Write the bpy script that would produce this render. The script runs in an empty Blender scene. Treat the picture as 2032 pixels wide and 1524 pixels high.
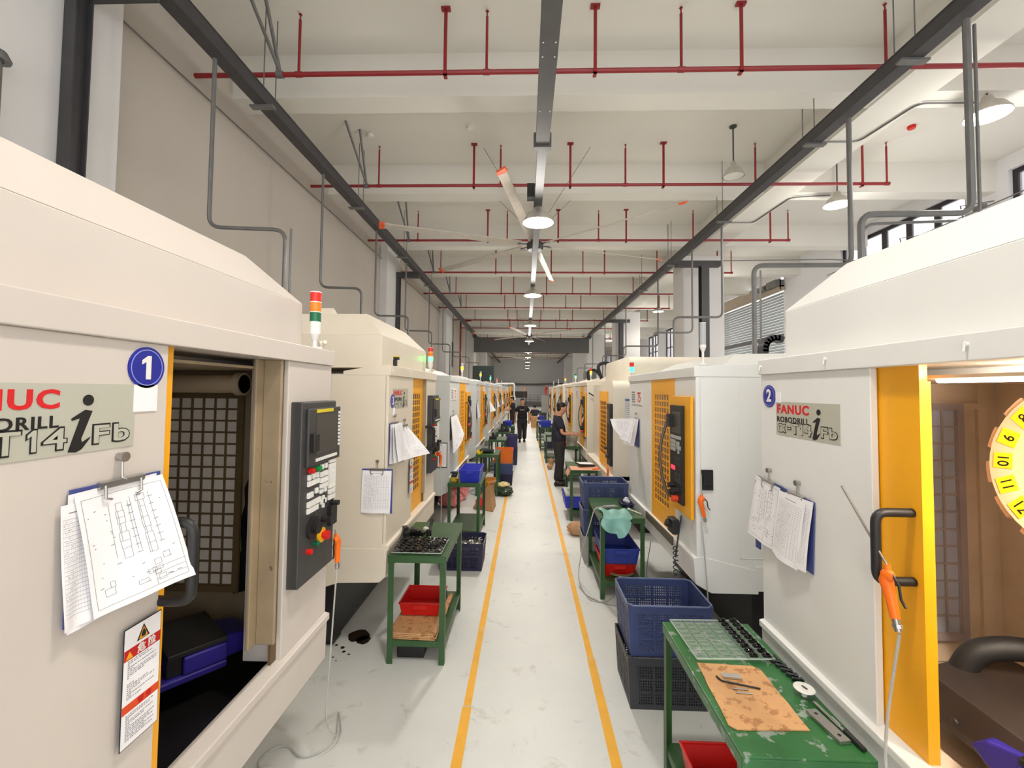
import bpy, bmesh, math, random
from mathutils import Vector, Matrix, Euler
PI = math.pi
SC = bpy.context.scene
COL = SC.collection

# ------------------------------------------------------------------ camera
def set_camera():
    yaw, pitch, roll = math.radians(1.820), math.radians(2.2), math.radians(0.6)
    cy, sy = math.cos(yaw), math.sin(yaw)
    f = Vector((-sy * math.cos(pitch), cy * math.cos(pitch), math.sin(pitch)))
    r = Vector((cy, sy, 0)); u = r.cross(f)
    r2 = r * math.cos(roll) + u * math.sin(roll)
    u2 = -r * math.sin(roll) + u * math.cos(roll)
    cd = bpy.data.cameras.new('camera'); co = bpy.data.objects.new('camera', cd); COL.objects.link(co)
    m = Matrix((r2, u2, -f)).transposed().to_4x4(); m.translation = Vector((0, 0, 1.95))
    co.matrix_world = m
    cd.sensor_width = 36; cd.lens = 36 * 860 / 2032; cd.shift_y = -0.010; cd.clip_start = 0.05; cd.clip_end = 300
    SC.camera = co
set_camera()

# ------------------------------------------------------------------ world, exposure
W = bpy.data.worlds.new('world'); SC.world = W; W.use_nodes = True
bg = W.node_tree.nodes['Background']; bg.inputs[0].default_value = (0.98, 0.985, 1.0, 1); bg.inputs[1].default_value = 1.95
SC.view_settings.view_transform = 'Standard'; SC.view_settings.look = 'None'
SC.view_settings.exposure = 0.45; SC.view_settings.gamma = 1.0; SC.view_settings.use_curve_mapping = False
LAMP_W = 190.0       # one high bay lamp over the aisle
LAMP_COL = (1.0, 0.955, 0.90)

# ------------------------------------------------------------------ materials
def lin(c):
    return tuple(((x / 255) / 12.92 if x <= 10 else ((x / 255 + 0.055) / 1.055) ** 2.4) for x in c)
MATS = {}
def mat(name, rgb, rough=0.5, metal=0.0, var=0.06, scale=6.0, bump=0.0, bscale=60, emis=0, alpha=1, trans=0, rgb2=None, thr=None, coat=0):
    """principled material with a noise-driven tint; rgb2/thr give worn patches of a second colour"""
    if name in MATS: return MATS[name]
    m = bpy.data.materials.new(name); m.use_nodes = True; nt = m.node_tree; N = nt.nodes; L = nt.links
    b = N['Principled BSDF']; c = lin(rgb)
    b.inputs['Roughness'].default_value = rough; b.inputs['Metallic'].default_value = metal
    if coat: b.inputs['Coat Weight'].default_value = coat
    tc = N.new('ShaderNodeTexCoord')
    nz = N.new('ShaderNodeTexNoise'); nz.inputs['Scale'].default_value = scale; nz.inputs['Detail'].default_value = 4
    L.new(tc.outputs['Object'], nz.inputs['Vector'])
    rp = N.new('ShaderNodeValToRGB'); L.new(nz.outputs['Fac'], rp.inputs['Fac'])
    lo = [max(0, x * (1 - var * 1.6)) for x in c]; hi = [min(1, x * (1 + var)) for x in c]
    rp.color_ramp.elements[0].position = 0.3; rp.color_ramp.elements[1].position = 0.7
    rp.color_ramp.elements[0].color = (*lo, 1); rp.color_ramp.elements[1].color = (*hi, 1)
    out = rp.outputs['Color']
    if rgb2 is not None:
        n2 = N.new('ShaderNodeTexNoise'); n2.inputs['Scale'].default_value = scale * 2.2; n2.inputs['Detail'].default_value = 8
        n2.inputs['Roughness'].default_value = 0.65
        L.new(tc.outputs['Object'], n2.inputs['Vector'])
        r2 = N.new('ShaderNodeValToRGB'); r2.color_ramp.elements[0].position = thr; r2.color_ramp.elements[1].position = thr + 0.04
        L.new(n2.outputs['Fac'], r2.inputs['Fac'])
        mx = N.new('ShaderNodeMix'); mx.data_type = 'RGBA'
        L.new(r2.outputs['Color'], mx.inputs['Factor']); L.new(out, mx.inputs['A']); mx.inputs['B'].default_value = (*lin(rgb2), 1)
        out = mx.outputs['Result']
    L.new(out, b.inputs['Base Color'])
    if bump:
        n3 = N.new('ShaderNodeTexNoise'); n3.inputs['Scale'].default_value = bscale; n3.inputs['Detail'].default_value = 3
        L.new(tc.outputs['Object'], n3.inputs['Vector'])
        bp = N.new('ShaderNodeBump'); bp.inputs['Strength'].default_value = bump; bp.inputs['Distance'].default_value = 0.004
        L.new(n3.outputs['Fac'], bp.inputs['Height']); L.new(bp.outputs['Normal'], b.inputs['Normal'])
    if emis:
        b.inputs['Emission Color'].default_value = (*c, 1); b.inputs['Emission Strength'].default_value = emis
    if trans: b.inputs['Transmission Weight'].default_value = trans; b.inputs['IOR'].default_value = 1.3
    if alpha < 1: b.inputs['Alpha'].default_value = alpha
    MATS[name] = m
    return m

M_cream = mat('cream_enamel', (226, 215, 196), 0.42, var=0.03, scale=2)
M_cream1 = mat('warm_white_enamel', (210, 201, 192), 0.42, var=0.02, scale=2)
M_white = mat('white_enamel', (234, 234, 231), 0.4, var=0.02, scale=2)
M_grey = mat('pale_grey_enamel', (208, 210, 208), 0.42, var=0.02, scale=2)
M_ivory = mat('ivory_enamel', (226, 217, 200), 0.4, var=0.03, scale=2)
M_yellow = mat('yellow_enamel', (250, 176, 22), 0.38, var=0.03, scale=3)
M_black = mat('black_plastic', (30, 29, 30), 0.45, var=0.1)
M_dark = mat('charcoal_panel', (62, 61, 60), 0.42, var=0.05)
M_void = mat('oily_black_steel', (24, 22, 21), 0.4, var=0.2)
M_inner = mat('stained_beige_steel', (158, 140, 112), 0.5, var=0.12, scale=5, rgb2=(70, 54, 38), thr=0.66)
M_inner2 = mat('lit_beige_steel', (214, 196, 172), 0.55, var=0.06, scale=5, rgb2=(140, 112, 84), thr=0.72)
M_green = mat('green_cart_enamel', (52, 88, 48), 0.38, var=0.10, scale=7)
M_greentop = mat('worn_green_enamel', (46, 108, 56), 0.34, var=0.14, scale=6, rgb2=(136, 150, 138), thr=0.555)
M_steel = mat('bare_steel', (175, 172, 168), 0.28, 0.9, var=0.08)
M_chrome = mat('chrome', (215, 215, 215), 0.1, 1.0, var=0.02)
M_galv = mat('galvanised_pipe', (118, 117, 115), 0.4, 0.35, var=0.08)
M_iron = mat('dark_painted_steel', (62, 60, 62), 0.5, var=0.08)
M_duct = mat('grey_tray_enamel', (90, 89, 88), 0.5, var=0.05)
M_redpipe = mat('red_pipe_enamel', (142, 30, 34), 0.42, var=0.06)
M_paper = mat('white_paper', (244, 242, 244), 0.7, var=0.01)
M_ink = mat('grey_ink', (150, 148, 156), 0.8)
M_inkd = mat('dark_ink', (60, 58, 66), 0.8)
M_blueboard = mat('blue_clipboard_plastic', (66, 76, 140), 0.4)
M_orange = mat('orange_plastic', (255, 116, 18), 0.35, var=0.03)
M_redp = mat('red_plastic', (208, 22, 16), 0.35, var=0.04)
M_bluep = mat('cobalt_blue_plastic', (44, 56, 190), 0.35, var=0.04)
M_navyrim = mat('faded_navy_rim', (104, 116, 152), 0.5)
M_navy = mat('navy_crate_plastic', (60, 72, 114), 0.42, var=0.08)
M_navyd = mat('dark_navy_crate_plastic', (34, 34, 66), 0.4, var=0.08)
M_char = mat('charcoal_crate_plastic', (58, 60, 66), 0.45, var=0.08)
M_card = mat('brown_cardboard', (206, 158, 108), 0.75, var=0.05, scale=9, rgb2=(172, 122, 78), thr=0.545, bump=0.2)
M_label = mat('nameplate_film', (186, 185, 170), 0.35, var=0.01)
M_redink = mat('red_ink', (214, 20, 28), 0.5)
M_blk = mat('black_ink', (18, 16, 18), 0.5)
M_badge = mat('badge_blue', (24, 36, 150), 0.3)
M_whitep = mat('white_plastic', (236, 234, 228), 0.35, var=0.02)
M_clear = mat('clear_hose_plastic', (214, 212, 206), 0.2, trans=0.35)
M_tray = mat('clear_blister_plastic', (226, 234, 228), 0.12, alpha=0.07)
M_glass = mat('window_glass', (226, 220, 230), 0.3, alpha=0.42)
M_screen = mat('screen_glass', (70, 70, 66), 0.35)
M_purple = mat('violet_vice_enamel', (46, 36, 128), 0.35, var=0.1)
M_rubber = mat('black_rubber', (26, 26, 26), 0.6, bump=0.3)
M_skin = mat('skin', (206, 150, 120), 0.55, var=0.04)
M_hair = mat('black_hair', (22, 18, 18), 0.6, var=0.2)
M_tee = mat('black_cotton', (30, 28, 34), 0.85, var=0.1, bump=0.3)
M_teen = mat('navy_cotton', (40, 40, 54), 0.85, var=0.1, bump=0.3)
M_trs = mat('dark_trousers_cloth', (44, 42, 42), 0.85, var=0.12, bump=0.3)
M_shoe = mat('black_shoe_leather', (22, 20, 20), 0.5)

# ------------------------------------------------------------------ mesh builder
class MB:
    def __init__(s): s.v = []; s.f = []; s.mi = []; s.k = 0
    def _add(s, vs, fs):
        o = len(s.v); s.v += [tuple(v) for v in vs]; s.f += [tuple(i + o for i in f) for f in fs]; s.mi += [s.k] * len(fs); return s
    def box(s, x0, x1, y0, y1, z0, z1):
        vs = [(x, y, z) for x in (x0, x1) for y in (y0, y1) for z in (z0, z1)]
        return s._add(vs, [(0, 1, 3, 2), (4, 6, 7, 5), (0, 4, 5, 1), (2, 3, 7, 6), (0, 2, 6, 4), (1, 5, 7, 3)])
    def obox(s, c, size, rot=(0, 0, 0)):
        R = Euler(rot).to_matrix(); c = Vector(c); hx, hy, hz = [d / 2 for d in size]
        vs = [c + R @ Vector((x, y, z)) for x in (-hx, hx) for y in (-hy, hy) for z in (-hz, hz)]
        return s._add(vs, [(0, 1, 3, 2), (4, 6, 7, 5), (0, 4, 5, 1), (2, 3, 7, 6), (0, 2, 6, 4), (1, 5, 7, 3)])
    def hexa(s, b, t):  # 4 bottom, 4 top points
        return s._add(list(b) + list(t), [(3, 2, 1, 0), (4, 5, 6, 7), (0, 1, 5, 4), (1, 2, 6, 5), (2, 3, 7, 6), (3, 0, 4, 7)])
    def cyl(s, p0, p1, r0, r1=None, n=12, caps=True):
        r1 = r0 if r1 is None else r1
        p0 = Vector(p0); p1 = Vector(p1); d = (p1 - p0).normalized()
        a = d.orthogonal().normalized(); b = d.cross(a)
        vs = []
        for p, r in ((p0, r0), (p1, r1)):
            for i in range(n):
                t = 2 * PI * i / n; vs.append(p + (a * math.cos(t) + b * math.sin(t)) * r)
        fs = [(i, (i + 1) % n, n + (i + 1) % n, n + i) for i in range(n)]
        if caps: fs += [tuple(range(n - 1, -1, -1)), tuple(range(n, 2 * n))]
        return s._add(vs, fs)
    def tube(s, pts, r, n=8, bend=0.0, seg=5):
        P = [Vector(p) for p in pts]
        if bend:
            Q = [P[0]]
            for i in range(1, len(P) - 1):
                a, b, c = P[i - 1], P[i], P[i + 1]
                d1 = (a - b); d2 = (c - b); q = min(bend, d1.length * 0.49, d2.length * 0.49)
                s0 = b + d1.normalized() * q; s1 = b + d2.normalized() * q
                for k in range(seg + 1):
                    t = k / seg; Q.append(s0 * (1 - t) ** 2 + b * 2 * t * (1 - t) + s1 * t * t)
            Q.append(P[-1]); P = Q
        rs = r if isinstance(r, (list, tuple)) else [r] * len(P)
        vs = []; up = None
        for i, p in enumerate(P):
            d = (P[min(i + 1, len(P) - 1)] - P[max(i - 1, 0)]).normalized()
            if up is None: up = d.orthogonal().normalized()
            else:
                up = (up - d * up.dot(d))
                up = up.normalized() if up.length > 1e-6 else d.orthogonal().normalized()
            b = d.cross(up)
            for j in range(n):
                t = 2 * PI * j / n; vs.append(p + (up * math.cos(t) + b * math.sin(t)) * rs[i])
        fs = []
        for i in range(len(P) - 1):
            for j in range(n):
                fs.append((i * n + j, i * n + (j + 1) % n, (i + 1) * n + (j + 1) % n, (i + 1) * n + j))
        fs += [tuple(range(n - 1, -1, -1)), tuple(range((len(P) - 1) * n, len(P) * n))]
        return s._add(vs, fs)
    def lathe(s, prof, c=(0, 0, 0), n=20, axis='z'):
        vs = []; c = Vector(c)
        for r, h in prof:
            for i in range(n):
                t = 2 * PI * i / n; a, b = r * math.cos(t), r * math.sin(t)
                vs.append(c + (Vector((a, b, h)) if axis == 'z' else Vector((a, h, -b)) if axis == 'y' else Vector((h, a, b))))
        fs = []
        for k in range(len(prof) - 1):
            for i in range(n):
                fs.append((k * n + i, k * n + (i + 1) % n, (k + 1) * n + (i + 1) % n, (k + 1) * n + i))
        return s._add(vs, fs)
    def prism(s, poly, a, b, axis='x'):
        # poly of 2D points; extruded along axis between a and b
        def pt(p, h): return (h, p[0], p[1]) if axis == 'x' else (p[0], h, p[1]) if axis == 'y' else (p[0], p[1], h)
        n = len(poly); vs = [pt(p, a) for p in poly] + [pt(p, b) for p in poly]
        fs = [tuple(range(n - 1, -1, -1)), tuple(range(n, 2 * n))] + [(i, (i + 1) % n, n + (i + 1) % n, n + i) for i in range(n)]
        return s._add(vs, fs)
    def sheet(s, fn, nu, nv, th=0.0006):
        vs = []
        for j in range(nv + 1):
            for i in range(nu + 1): vs.append(Vector(fn(i / nu, j / nv)))
        fs = []; w = nu + 1
        for j in range(nv):
            for i in range(nu): fs.append((j * w + i, j * w + i + 1, (j + 1) * w + i + 1, (j + 1) * w + i))
        nrm = (vs[1] - vs[0]).cross(vs[w] - vs[0]).normalized() * th; k = len(vs)
        vs += [v - nrm for v in vs]; fs += [tuple(i + k for i in reversed(f)) for f in fs]
        edge = [i for i in range(w)] + [j * w + nu for j in range(1, nv + 1)] + [nv * w + i for i in range(nu - 1, -1, -1)] + [j * w for j in range(nv - 1, 0, -1)]
        for a, b in zip(edge, edge[1:] + edge[:1]): fs.append((b, a, a + k, b + k))
        return s._add(vs, fs)
    def blob(s, c, r, n=12, m=8, rot=(0, 0, 0), jit=0, seed=1, flat=None):
        rnd = random.Random(seed); R = Euler(rot).to_matrix(); c = Vector(c); vs = []
        for j in range(m + 1):
            ph = PI * j / m
            for i in range(n):
                t = 2 * PI * i / n; k = 1 + (rnd.uniform(-jit, jit) if 0 < j < m else 0)
                p = Vector((r[0] * math.sin(ph) * math.cos(t), r[1] * math.sin(ph) * math.sin(t), r[2] * math.cos(ph))) * k
                if flat is not None and p.z < flat: p.z = flat
                vs.append(c + R @ p)
        fs = []
        for j in range(m):
            for i in range(n): fs.append((j * n + i, (j + 1) * n + i, (j + 1) * n + (i + 1) % n, j * n + (i + 1) % n))
        return s._add(vs, fs)
    def build(s, name, m, parent=None, smooth=False, bevel=0, loc=None, rot=None):
        me = bpy.data.meshes.new(name); me.from_pydata(s.v, [], s.f)
        for q in (m if isinstance(m, (list, tuple)) else [m]): me.materials.append(q)
        if isinstance(m, (list, tuple)) and len(m) > 1: me.polygons.foreach_set('material_index', s.mi)
        bm = bmesh.new(); bm.from_mesh(me); bmesh.ops.recalc_face_normals(bm, faces=bm.faces); bm.to_mesh(me); bm.free()
        if smooth:
            me.polygons.foreach_set('use_smooth', [True] * len(me.polygons))
            me.set_sharp_from_angle(angle=math.radians(42))
        o = bpy.data.objects.new(name, me); COL.objects.link(o)
        if parent: o.parent = parent
        if loc: o.location = loc
        if rot: o.rotation_euler = rot
        if bevel:
            bv = o.modifiers.new('bevel', 'BEVEL'); bv.width = bevel; bv.segments = 2; bv.limit_method = 'ANGLE'; bv.harden_normals = False
        return o

def tag(o, label=None, cat=None, group=None, kind=None):
    if label: o['label'] = label
    if cat: o['category'] = cat
    if group: o['group'] = group
    if kind: o['kind'] = kind
    return o
def thing(name, label, cat, loc=(0, 0, 0), rotz=0, group=None):
    o = bpy.data.objects.new(name, None); COL.objects.link(o); o.empty_display_size = 0.1
    o.location = loc; o.rotation_euler = (0, 0, rotz)
    return tag(o, label, cat, group)
def struct(o, label=None): return tag(o, label, None, None, 'structure')
def copy_tree(o, parent=None):
    c = o.copy(); COL.objects.link(c)
    if parent: c.parent = parent
    for ch in list(o.children): copy_tree(ch, c)
    return c
def bx(*a): return MB().box(*a)
def glyph_one(x, z, h, w, y0, y1, e=0.0):
    # the numeral one with its flag; x,z centre; e grows the outline
    a = w * .5; P = [(-.10, -.5), (.28, -.5), (.28, .5), (.02, .5), (-.42, .30), (-.42, .12), (-.10, .24)]
    P = [(x + px * w, z + pz * h) for px, pz in P]
    if e:
        c = []
        n = len(P)
        for i in range(n):
            p0, p1, p2 = Vector(P[i - 1]), Vector(P[i]), Vector(P[(i + 1) % n])
            d1 = (p1 - p0).normalized(); d2 = (p2 - p1).normalized(); n1 = Vector((d1.y, -d1.x)); n2 = Vector((d2.y, -d2.x))
            k = (n1 + n2); k = k / max(.35, (1 + n1.dot(n2))); q = p1 + k * e; c.append((q.x, q.y))
        P = c
    return MB().prism(P, y0, y1, 'y')
def text(name, string, size, m, parent, loc, rot=(PI / 2, 0, 0), off=0.0, shear=0.0, sx=1.0, ext=0.0006, align='CENTER', fit=None):
    cu = bpy.data.curves.new('t', 'FONT'); cu.body = string; cu.size = size; cu.offset = off; cu.shear = shear
    cu.extrude = ext; cu.align_x = align; cu.space_character = 1.12 if fit else 1.0; cu.align_y = 'CENTER'; cu.resolution_u = 3
    to = bpy.data.objects.new('t', cu); COL.objects.link(to)
    dg = bpy.context.evaluated_depsgraph_get(); dg.update()
    me = bpy.data.meshes.new_from_object(to.evaluated_get(dg)); bpy.data.objects.remove(to)
    me.materials.clear(); me.materials.append(m)
    o = bpy.data.objects.new(name, me); COL.objects.link(o); o.parent = parent; o.location = loc; o.rotation_euler = rot; o.scale = (sx, 1, 1)
    if fit:
        xs = [v.co.x for v in me.vertices]; ys = [v.co.y for v in me.vertices]; o.scale = (fit[0] / (max(xs) - min(xs)), fit[1] / (max(ys) - min(ys)), 1)
        cx, cy = (max(xs) + min(xs)) / 2, (max(ys) + min(ys)) / 2
        for v in me.vertices: v.co.x -= cx; v.co.y -= cy
    return o
# ------------------------------------------------------------------ the hall
BZ, CZ = 5.9, 6.5          # beam soffit, ceiling
def floor_mat():
    m = bpy.data.materials.new('grey_epoxy_floor'); m.use_nodes = True; nt = m.node_tree; N = nt.nodes; L = nt.links
    b = N['Principled BSDF']; b.inputs['Roughness'].default_value = 0.42
    tc = N.new('ShaderNodeTexCoord')
    def noise(sc, det, rough=0.55, dist=0):
        n = N.new('ShaderNodeTexNoise'); n.inputs['Scale'].default_value = sc; n.inputs['Detail'].default_value = det
        n.inputs['Roughness'].default_value = rough; n.inputs['Distortion'].default_value = dist
        L.new(tc.outputs['Object'], n.inputs['Vector']); return n
    def ramp(n, a, b2, ca, cb):
        r = N.new('ShaderNodeValToRGB'); r.color_ramp.elements[0].position = a; r.color_ramp.elements[1].position = b2
        r.color_ramp.elements[0].color = (*ca, 1); r.color_ramp.elements[1].color = (*cb, 1); L.new(n.outputs['Fac'], r.inputs['Fac']); return r
    base = ramp(noise(0.9, 6), 0.3, 0.7, lin((212, 213, 208)), lin((226, 227, 222)))
    grime = ramp(noise(5, 9, 0.68, 0.6), 0.58, 0.72, (0, 0, 0), (1, 1, 1))
    spot = ramp(noise(38, 3, 0.5), 0.70, 0.76, (0, 0, 0), (1, 1, 1))
    m1 = N.new('ShaderNodeMix'); m1.data_type = 'RGBA'; L.new(grime.outputs[0], m1.inputs['Factor']); L.new(base.outputs[0], m1.inputs['A']); m1.inputs['B'].default_value = (*lin((190, 188, 178)), 1)
    m2 = N.new('ShaderNodeMix'); m2.data_type = 'RGBA'; mu = N.new('ShaderNodeMath'); mu.operation = 'MULTIPLY'; mu.inputs[1].default_value = 0.35
    L.new(spot.outputs[0], mu.inputs[0]); L.new(mu.outputs[0], m2.inputs['Factor']); L.new(m1.outputs['Result'], m2.inputs['A']); m2.inputs['B'].default_value = (*lin((120, 114, 104)), 1)
    L.new(m2.outputs['Result'], b.inputs['Base Color'])
    bp = N.new('ShaderNodeBump'); bp.inputs['Strength'].default_value = 0.15; bp.inputs['Distance'].default_value = 0.003
    n3 = noise(14, 6); L.new(n3.outputs['Fac'], bp.inputs['Height']); L.new(bp.outputs['Normal'], b.inputs['Normal'])
    return m
M_floor = floor_mat()
M_ceil = mat('ceiling_paint', (226, 223, 214), 0.9, var=0.015, scale=0.6)
M_wall = mat('wall_plaster', (196, 188, 177), 0.9, var=0.03, scale=0.7, bump=0.1, bscale=30)
M_wallr = mat('white_wall_plaster', (226, 225, 227), 0.9, var=0.02, scale=0.7)
M_back = mat('grey_wall_plaster', (208, 206, 204), 0.9, var=0.02, scale=0.4)
M_colm = mat('column_plaster', (222, 220, 218), 0.9, var=0.02, scale=0.8)
M_line = mat('yellow_floor_paint', (244, 178, 34), 0.5, var=0.05, scale=8, rgb2=(214, 200, 160), thr=0.68)
M_shut = mat('shutter_zinc', (178, 184, 184), 0.4, 0.2, var=0.05)
M_beige = mat('beige_board', (176, 160, 140), 0.6)
LX, RX, YE = -4.05, 9.1, 54.0
struct(bx(LX - .3, RX + .3, -6, YE + .3, -0.2, 0).build('floor', M_floor))
cm = MB().box(LX - .3, RX + .3, -6, YE + .3, CZ, CZ + .25)
struct(cm.build('ceiling', M_ceil)); nb = 20
for k in range(6):                                   # cross beams, three per column bay
    for dy, w in ((3.0, .34), (5.83, .34), (8.72, .34)):
        y = dy + 8.9 * k; nb += 1
        if y < YE - 1: struct(MB().box(LX, RX, y - w / 2, y + w / 2, BZ, CZ).build('trim_%d' % nb, M_ceil))
struct(bx(4.68, 5.28, -6, YE, BZ - .02, CZ - .001).build('trim_10', M_ceil))              # long beam over the right columns

wl = MB().box(LX - .3, LX, -6, 22.4, 0, CZ).box(LX - .3, LX, 24.2, YE, 0, CZ).box(LX - .3, LX, 22.4, 24.2, 4.6, CZ).box(LX - .3, LX, 22.4, 24.2, 0, 3.2)
struct(wl.build('wall_left', M_wall))
struct(bx(LX - .3, RX + .3, YE, YE + .3, 0, CZ).build('wall_back', M_back))
# right wall with window and shutter openings: (y0, y1, z0, z1)
wins = [(4.2, 8.35, 1.2, 6.22), (9.15, 12.75, 1.2, 6.22), (26.3, 28.6, 2.4, 6.0), (30.2, 32.6, 2.4, 6.0), (47, 49.5, 2.4, 6.0)]  # first two openings extended down, out of sight, to admit more daylight
SH = (15.5, 20.3, 0, 6.1)
ops = sorted(wins + [SH]); wr = MB(); yc = -6
for (y0, y1, z0, z1) in ops:
    wr.box(RX, RX + .3, yc, y0, 0, CZ)
    if z0 > 0: wr.box(RX, RX + .3, y0, y1, 0, z0)
    wr.box(RX, RX + .3, y0, y1, z1, CZ); yc = y1
wr.box(RX, RX + .3, yc, YE, 0, CZ)
struct(wr.build('wall_right', M_wallr))
M_sash = mat('dark_window_frame', (40, 34, 38), 0.45)
for i, (y0, y1, z0, z1) in enumerate(wins + [(22.4, 24.2, 3.2, 4.6)]):
    X = RX + .08 if i < len(wins) else LX - .14
    fr = MB(); t = .09
    fr.box(X, X + .07, y0, y1, z0, z0 + t).box(X, X + .07, y0, y1, z1 - t, z1).box(X, X + .07, y0, y0 + t, z0 + t, z1 - t).box(X, X + .07, y1 - t, y1, z0 + t, z1 - t)
    n = max(2, round((y1 - y0) / .75))
    for k in range(1, n):
        y = y0 + (y1 - y0) * k / n; fr.box(X + .005, X + .065, y - .07, y + .07, z0 + t, z1 - t)
    if i >= 2: 
        for k in (1, 2): fr.box(X + .01, X + .06, y0 + t, y1 - t, z0 + (z1 - z0) * k / 3 - .03, z0 + (z1 - z0) * k / 3 + .03)
    w = struct(fr.build('window_%d' % (i + 1), M_sash))
    bx(X + .03, X + .036, y0 + t, y1 - t, z0 + t, z1 - t).build('pane', M_glass, w)
# roller shutter
dr = MB(); z = 0
while z < 5.55:
    dr.prism([(RX + .02, z), (RX - .02, z + .03), (RX - .02, z + .07), (RX + .02, z + .1)], SH[0] + .02, SH[1] - .02, 'y'); z += .105
sh = struct(dr.build('door_1', M_shut))
bx(RX - .05, RX - .02, SH[0] + .02, SH[1] - .02, 3.9, 4.05).build('crossbar', M_duct, sh)
hs = MB().box(RX - .22, RX + .05, SH[0] - .1, SH[1] + .1, 5.6, 5.75).box(RX - .2, RX - .16, SH[0] - .1, SH[1] + .1, 5.55, 6.0)
hs.build('shutter_housing', M_beige, sh)
mo = MB().cyl((RX - .3, SH[0] + .6, 5.8), (RX - .3, SH[0] + 1.05, 5.8), .09).box(RX - .35, RX - .05, SH[0] - .1, SH[0] + .5, 5.7, 5.95)
mo.build('shutter_motor', M_galv, sh)
# painted aisle lines
for i, (xa, xb) in enumerate(((-.345, -.325), (.49, .51))):
    lm = MB(); rnd = random.Random(3 + i); y = -1.0
    while y < 26:
        L = rnd.uniform(.5, 1.9); w = .026 + rnd.uniform(-.004, .004)
        x0 = xa + (xb - xa) * (y + 1) / 27; x1 = xa + (xb - xa) * (y + 1 + L) / 27
        lm._add([(x0 - w, y, .0015), (x0 + w, y, .0015), (x1 + w, y + L - .008, .0015), (x1 - w, y + L - .008, .0015)], [(0, 1, 2, 3)])
        y += L
    struct(lm.build('trim_%d' % (i + 1), M_line))
# concrete columns
cl = [(LX, -3.84, 2.3, 3.86), (LX, -3.84, 11.7, 12.9), (LX, -3.7, 19.9, 21.4), (LX, -3.5, 28.9, 30.2), (LX, -3.5, 37.9, 39),
      (4.5, 5.66, 12.5, 13.35), (4.4, 5.6, 21.4, 22.3), (4.3, 5.5, 30.3, 31.2), (4.3, 5.5, 39, 40), (4.3, 5.5, 48, 49)]
for i, (x0, x1, y0, y1) in enumerate(cl):
    struct(bx(x0, x1, y0, y1, 0, BZ if x0 < 0 else BZ - .02).build('column_left' if x0 < 0 else 'column_right', M_colm, bevel=.01))
# dark steel posts (I section) carrying the crane rails
def ipost(name, label, x, y, z1, arm=None):
    t = thing(name, label, 'steel post', (x + (.006 if x < 0 else 0), y, 0))
    fx, fy = (.05, .073) if x < 0 else (.10, .11)
    MB().box(-fx, fx, -fy, -fy + .012, 0, z1).box(-fx, fx, fy - .012, fy, 0, z1).box(-.006, .006, -fy + .012, fy - .012, 0, z1).build('shaft', M_iron, t)
    if arm: bx(arm[0], arm[1], -.1, .1, z1, z1 + .14).build('bracket_arm', M_iron, t)
ipost('steel_post', 'black steel post standing against the left wall near the first machine', -3.79, 3.41, 5.25, (-.05, .6))
ipost('steel_post', 'black steel post against the left wall farther down the hall', -3.79, 12.6, 5.25, (-.05, .6))
ipost('steel_post', 'black steel post with a T-shaped head before the right column', 4.72, 11.6, 5.3, (-.75, .42))
ipost('steel_post', 'distant black steel post before the second right column', 4.6, 21.1, 5.3, (-.75, .42))
# crane rails
for (x, name, lab, rods) in ((-3.2, 'L', 'long dark crane rail beam hanging along the left wall', ((-3.12, 5.0), (-3.12, 7.9), (-3.12, 10.9), (-3.12, 13.9))),
                             (3.9, 'R', 'long dark crane rail beam hanging on the right side', ((3.82, 4.4), (3.82, 5.9), (3.82, 8.6), (3.82, 11.6), (3.82, 14.5)))):
    t = thing('crane_rail', lab, 'crane rail', (x, 10, 5.3))
    MB().box(-.075, .075, -13, 17, .045, .06).box(-.075, .075, -13, 17, .2, .215).box(-.006, .006, -13, 17, .06, .2).box(-.07, -.055, -13, 17, .06, .2).box(.055, .07, -13, 17, .06, .2).build('beam', M_iron, t)
    for (rx, ry) in rods:
        a = MB()
        for dy in (-.12, .12): a.cyl((rx - x, ry - 10 + dy, .2), (rx - x, ry - 10 + dy, 1.22), .007, n=6)
        a.box(-.14, .14, ry - 10 - .04, ry - 10 + .04, .02, .045)
        a.build('hanger_rods', M_galv, t)
t = thing('bridge_crane', 'dark grey bridge crane girder spanning the aisle far away', 'crane', (.2, 27.2, 4.35))
bx(-3.5, 3.75, 0, .35, 0, .92).build('girder', M_duct, t, bevel=.01)
for x in (-3.4, 3.7): MB().box(x - .12, x + .12, -.6, .95, .92, 1.0).cyl((x - .1, -.4, .93), (x + .1, -.4, .93), .1).cyl((x - .1, .75, .93), (x + .1, .75, .93), .1).build('end_carriage', M_iron, t)
# second pair of rails beyond the girder
for x, s in ((-3.2, 'left'), (3.9, 'right')):
    MBo = MB().box(x - .07, x + .07, 28.6, 53.5, 5.35, 5.5).build('crane_rail', M_iron)
    for yy in (30, 38, 46): MB().cyl((x, yy, 5.5), (x, yy, CZ), .01, n=6).build('hanger_rod', M_galv, MBo)
    tag(MBo, 'far stretch of crane rail beyond the bridge crane, %s side' % s, 'crane rail')
o = MB().cyl((-3.72, 2.83, 3.2), (-3.72, 2.83, 4.24), .03, n=14).lathe([(.0001, .06), (.05, .05), (.075, .0), (.07, -.02), (.035, -.02)], (-3.72, 2.83, 4.24), n=14).build('vent_pipe', M_galv, smooth=True); tag(o, 'grey capped vertical pipe at the far upper left edge', 'pipe')
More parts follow.
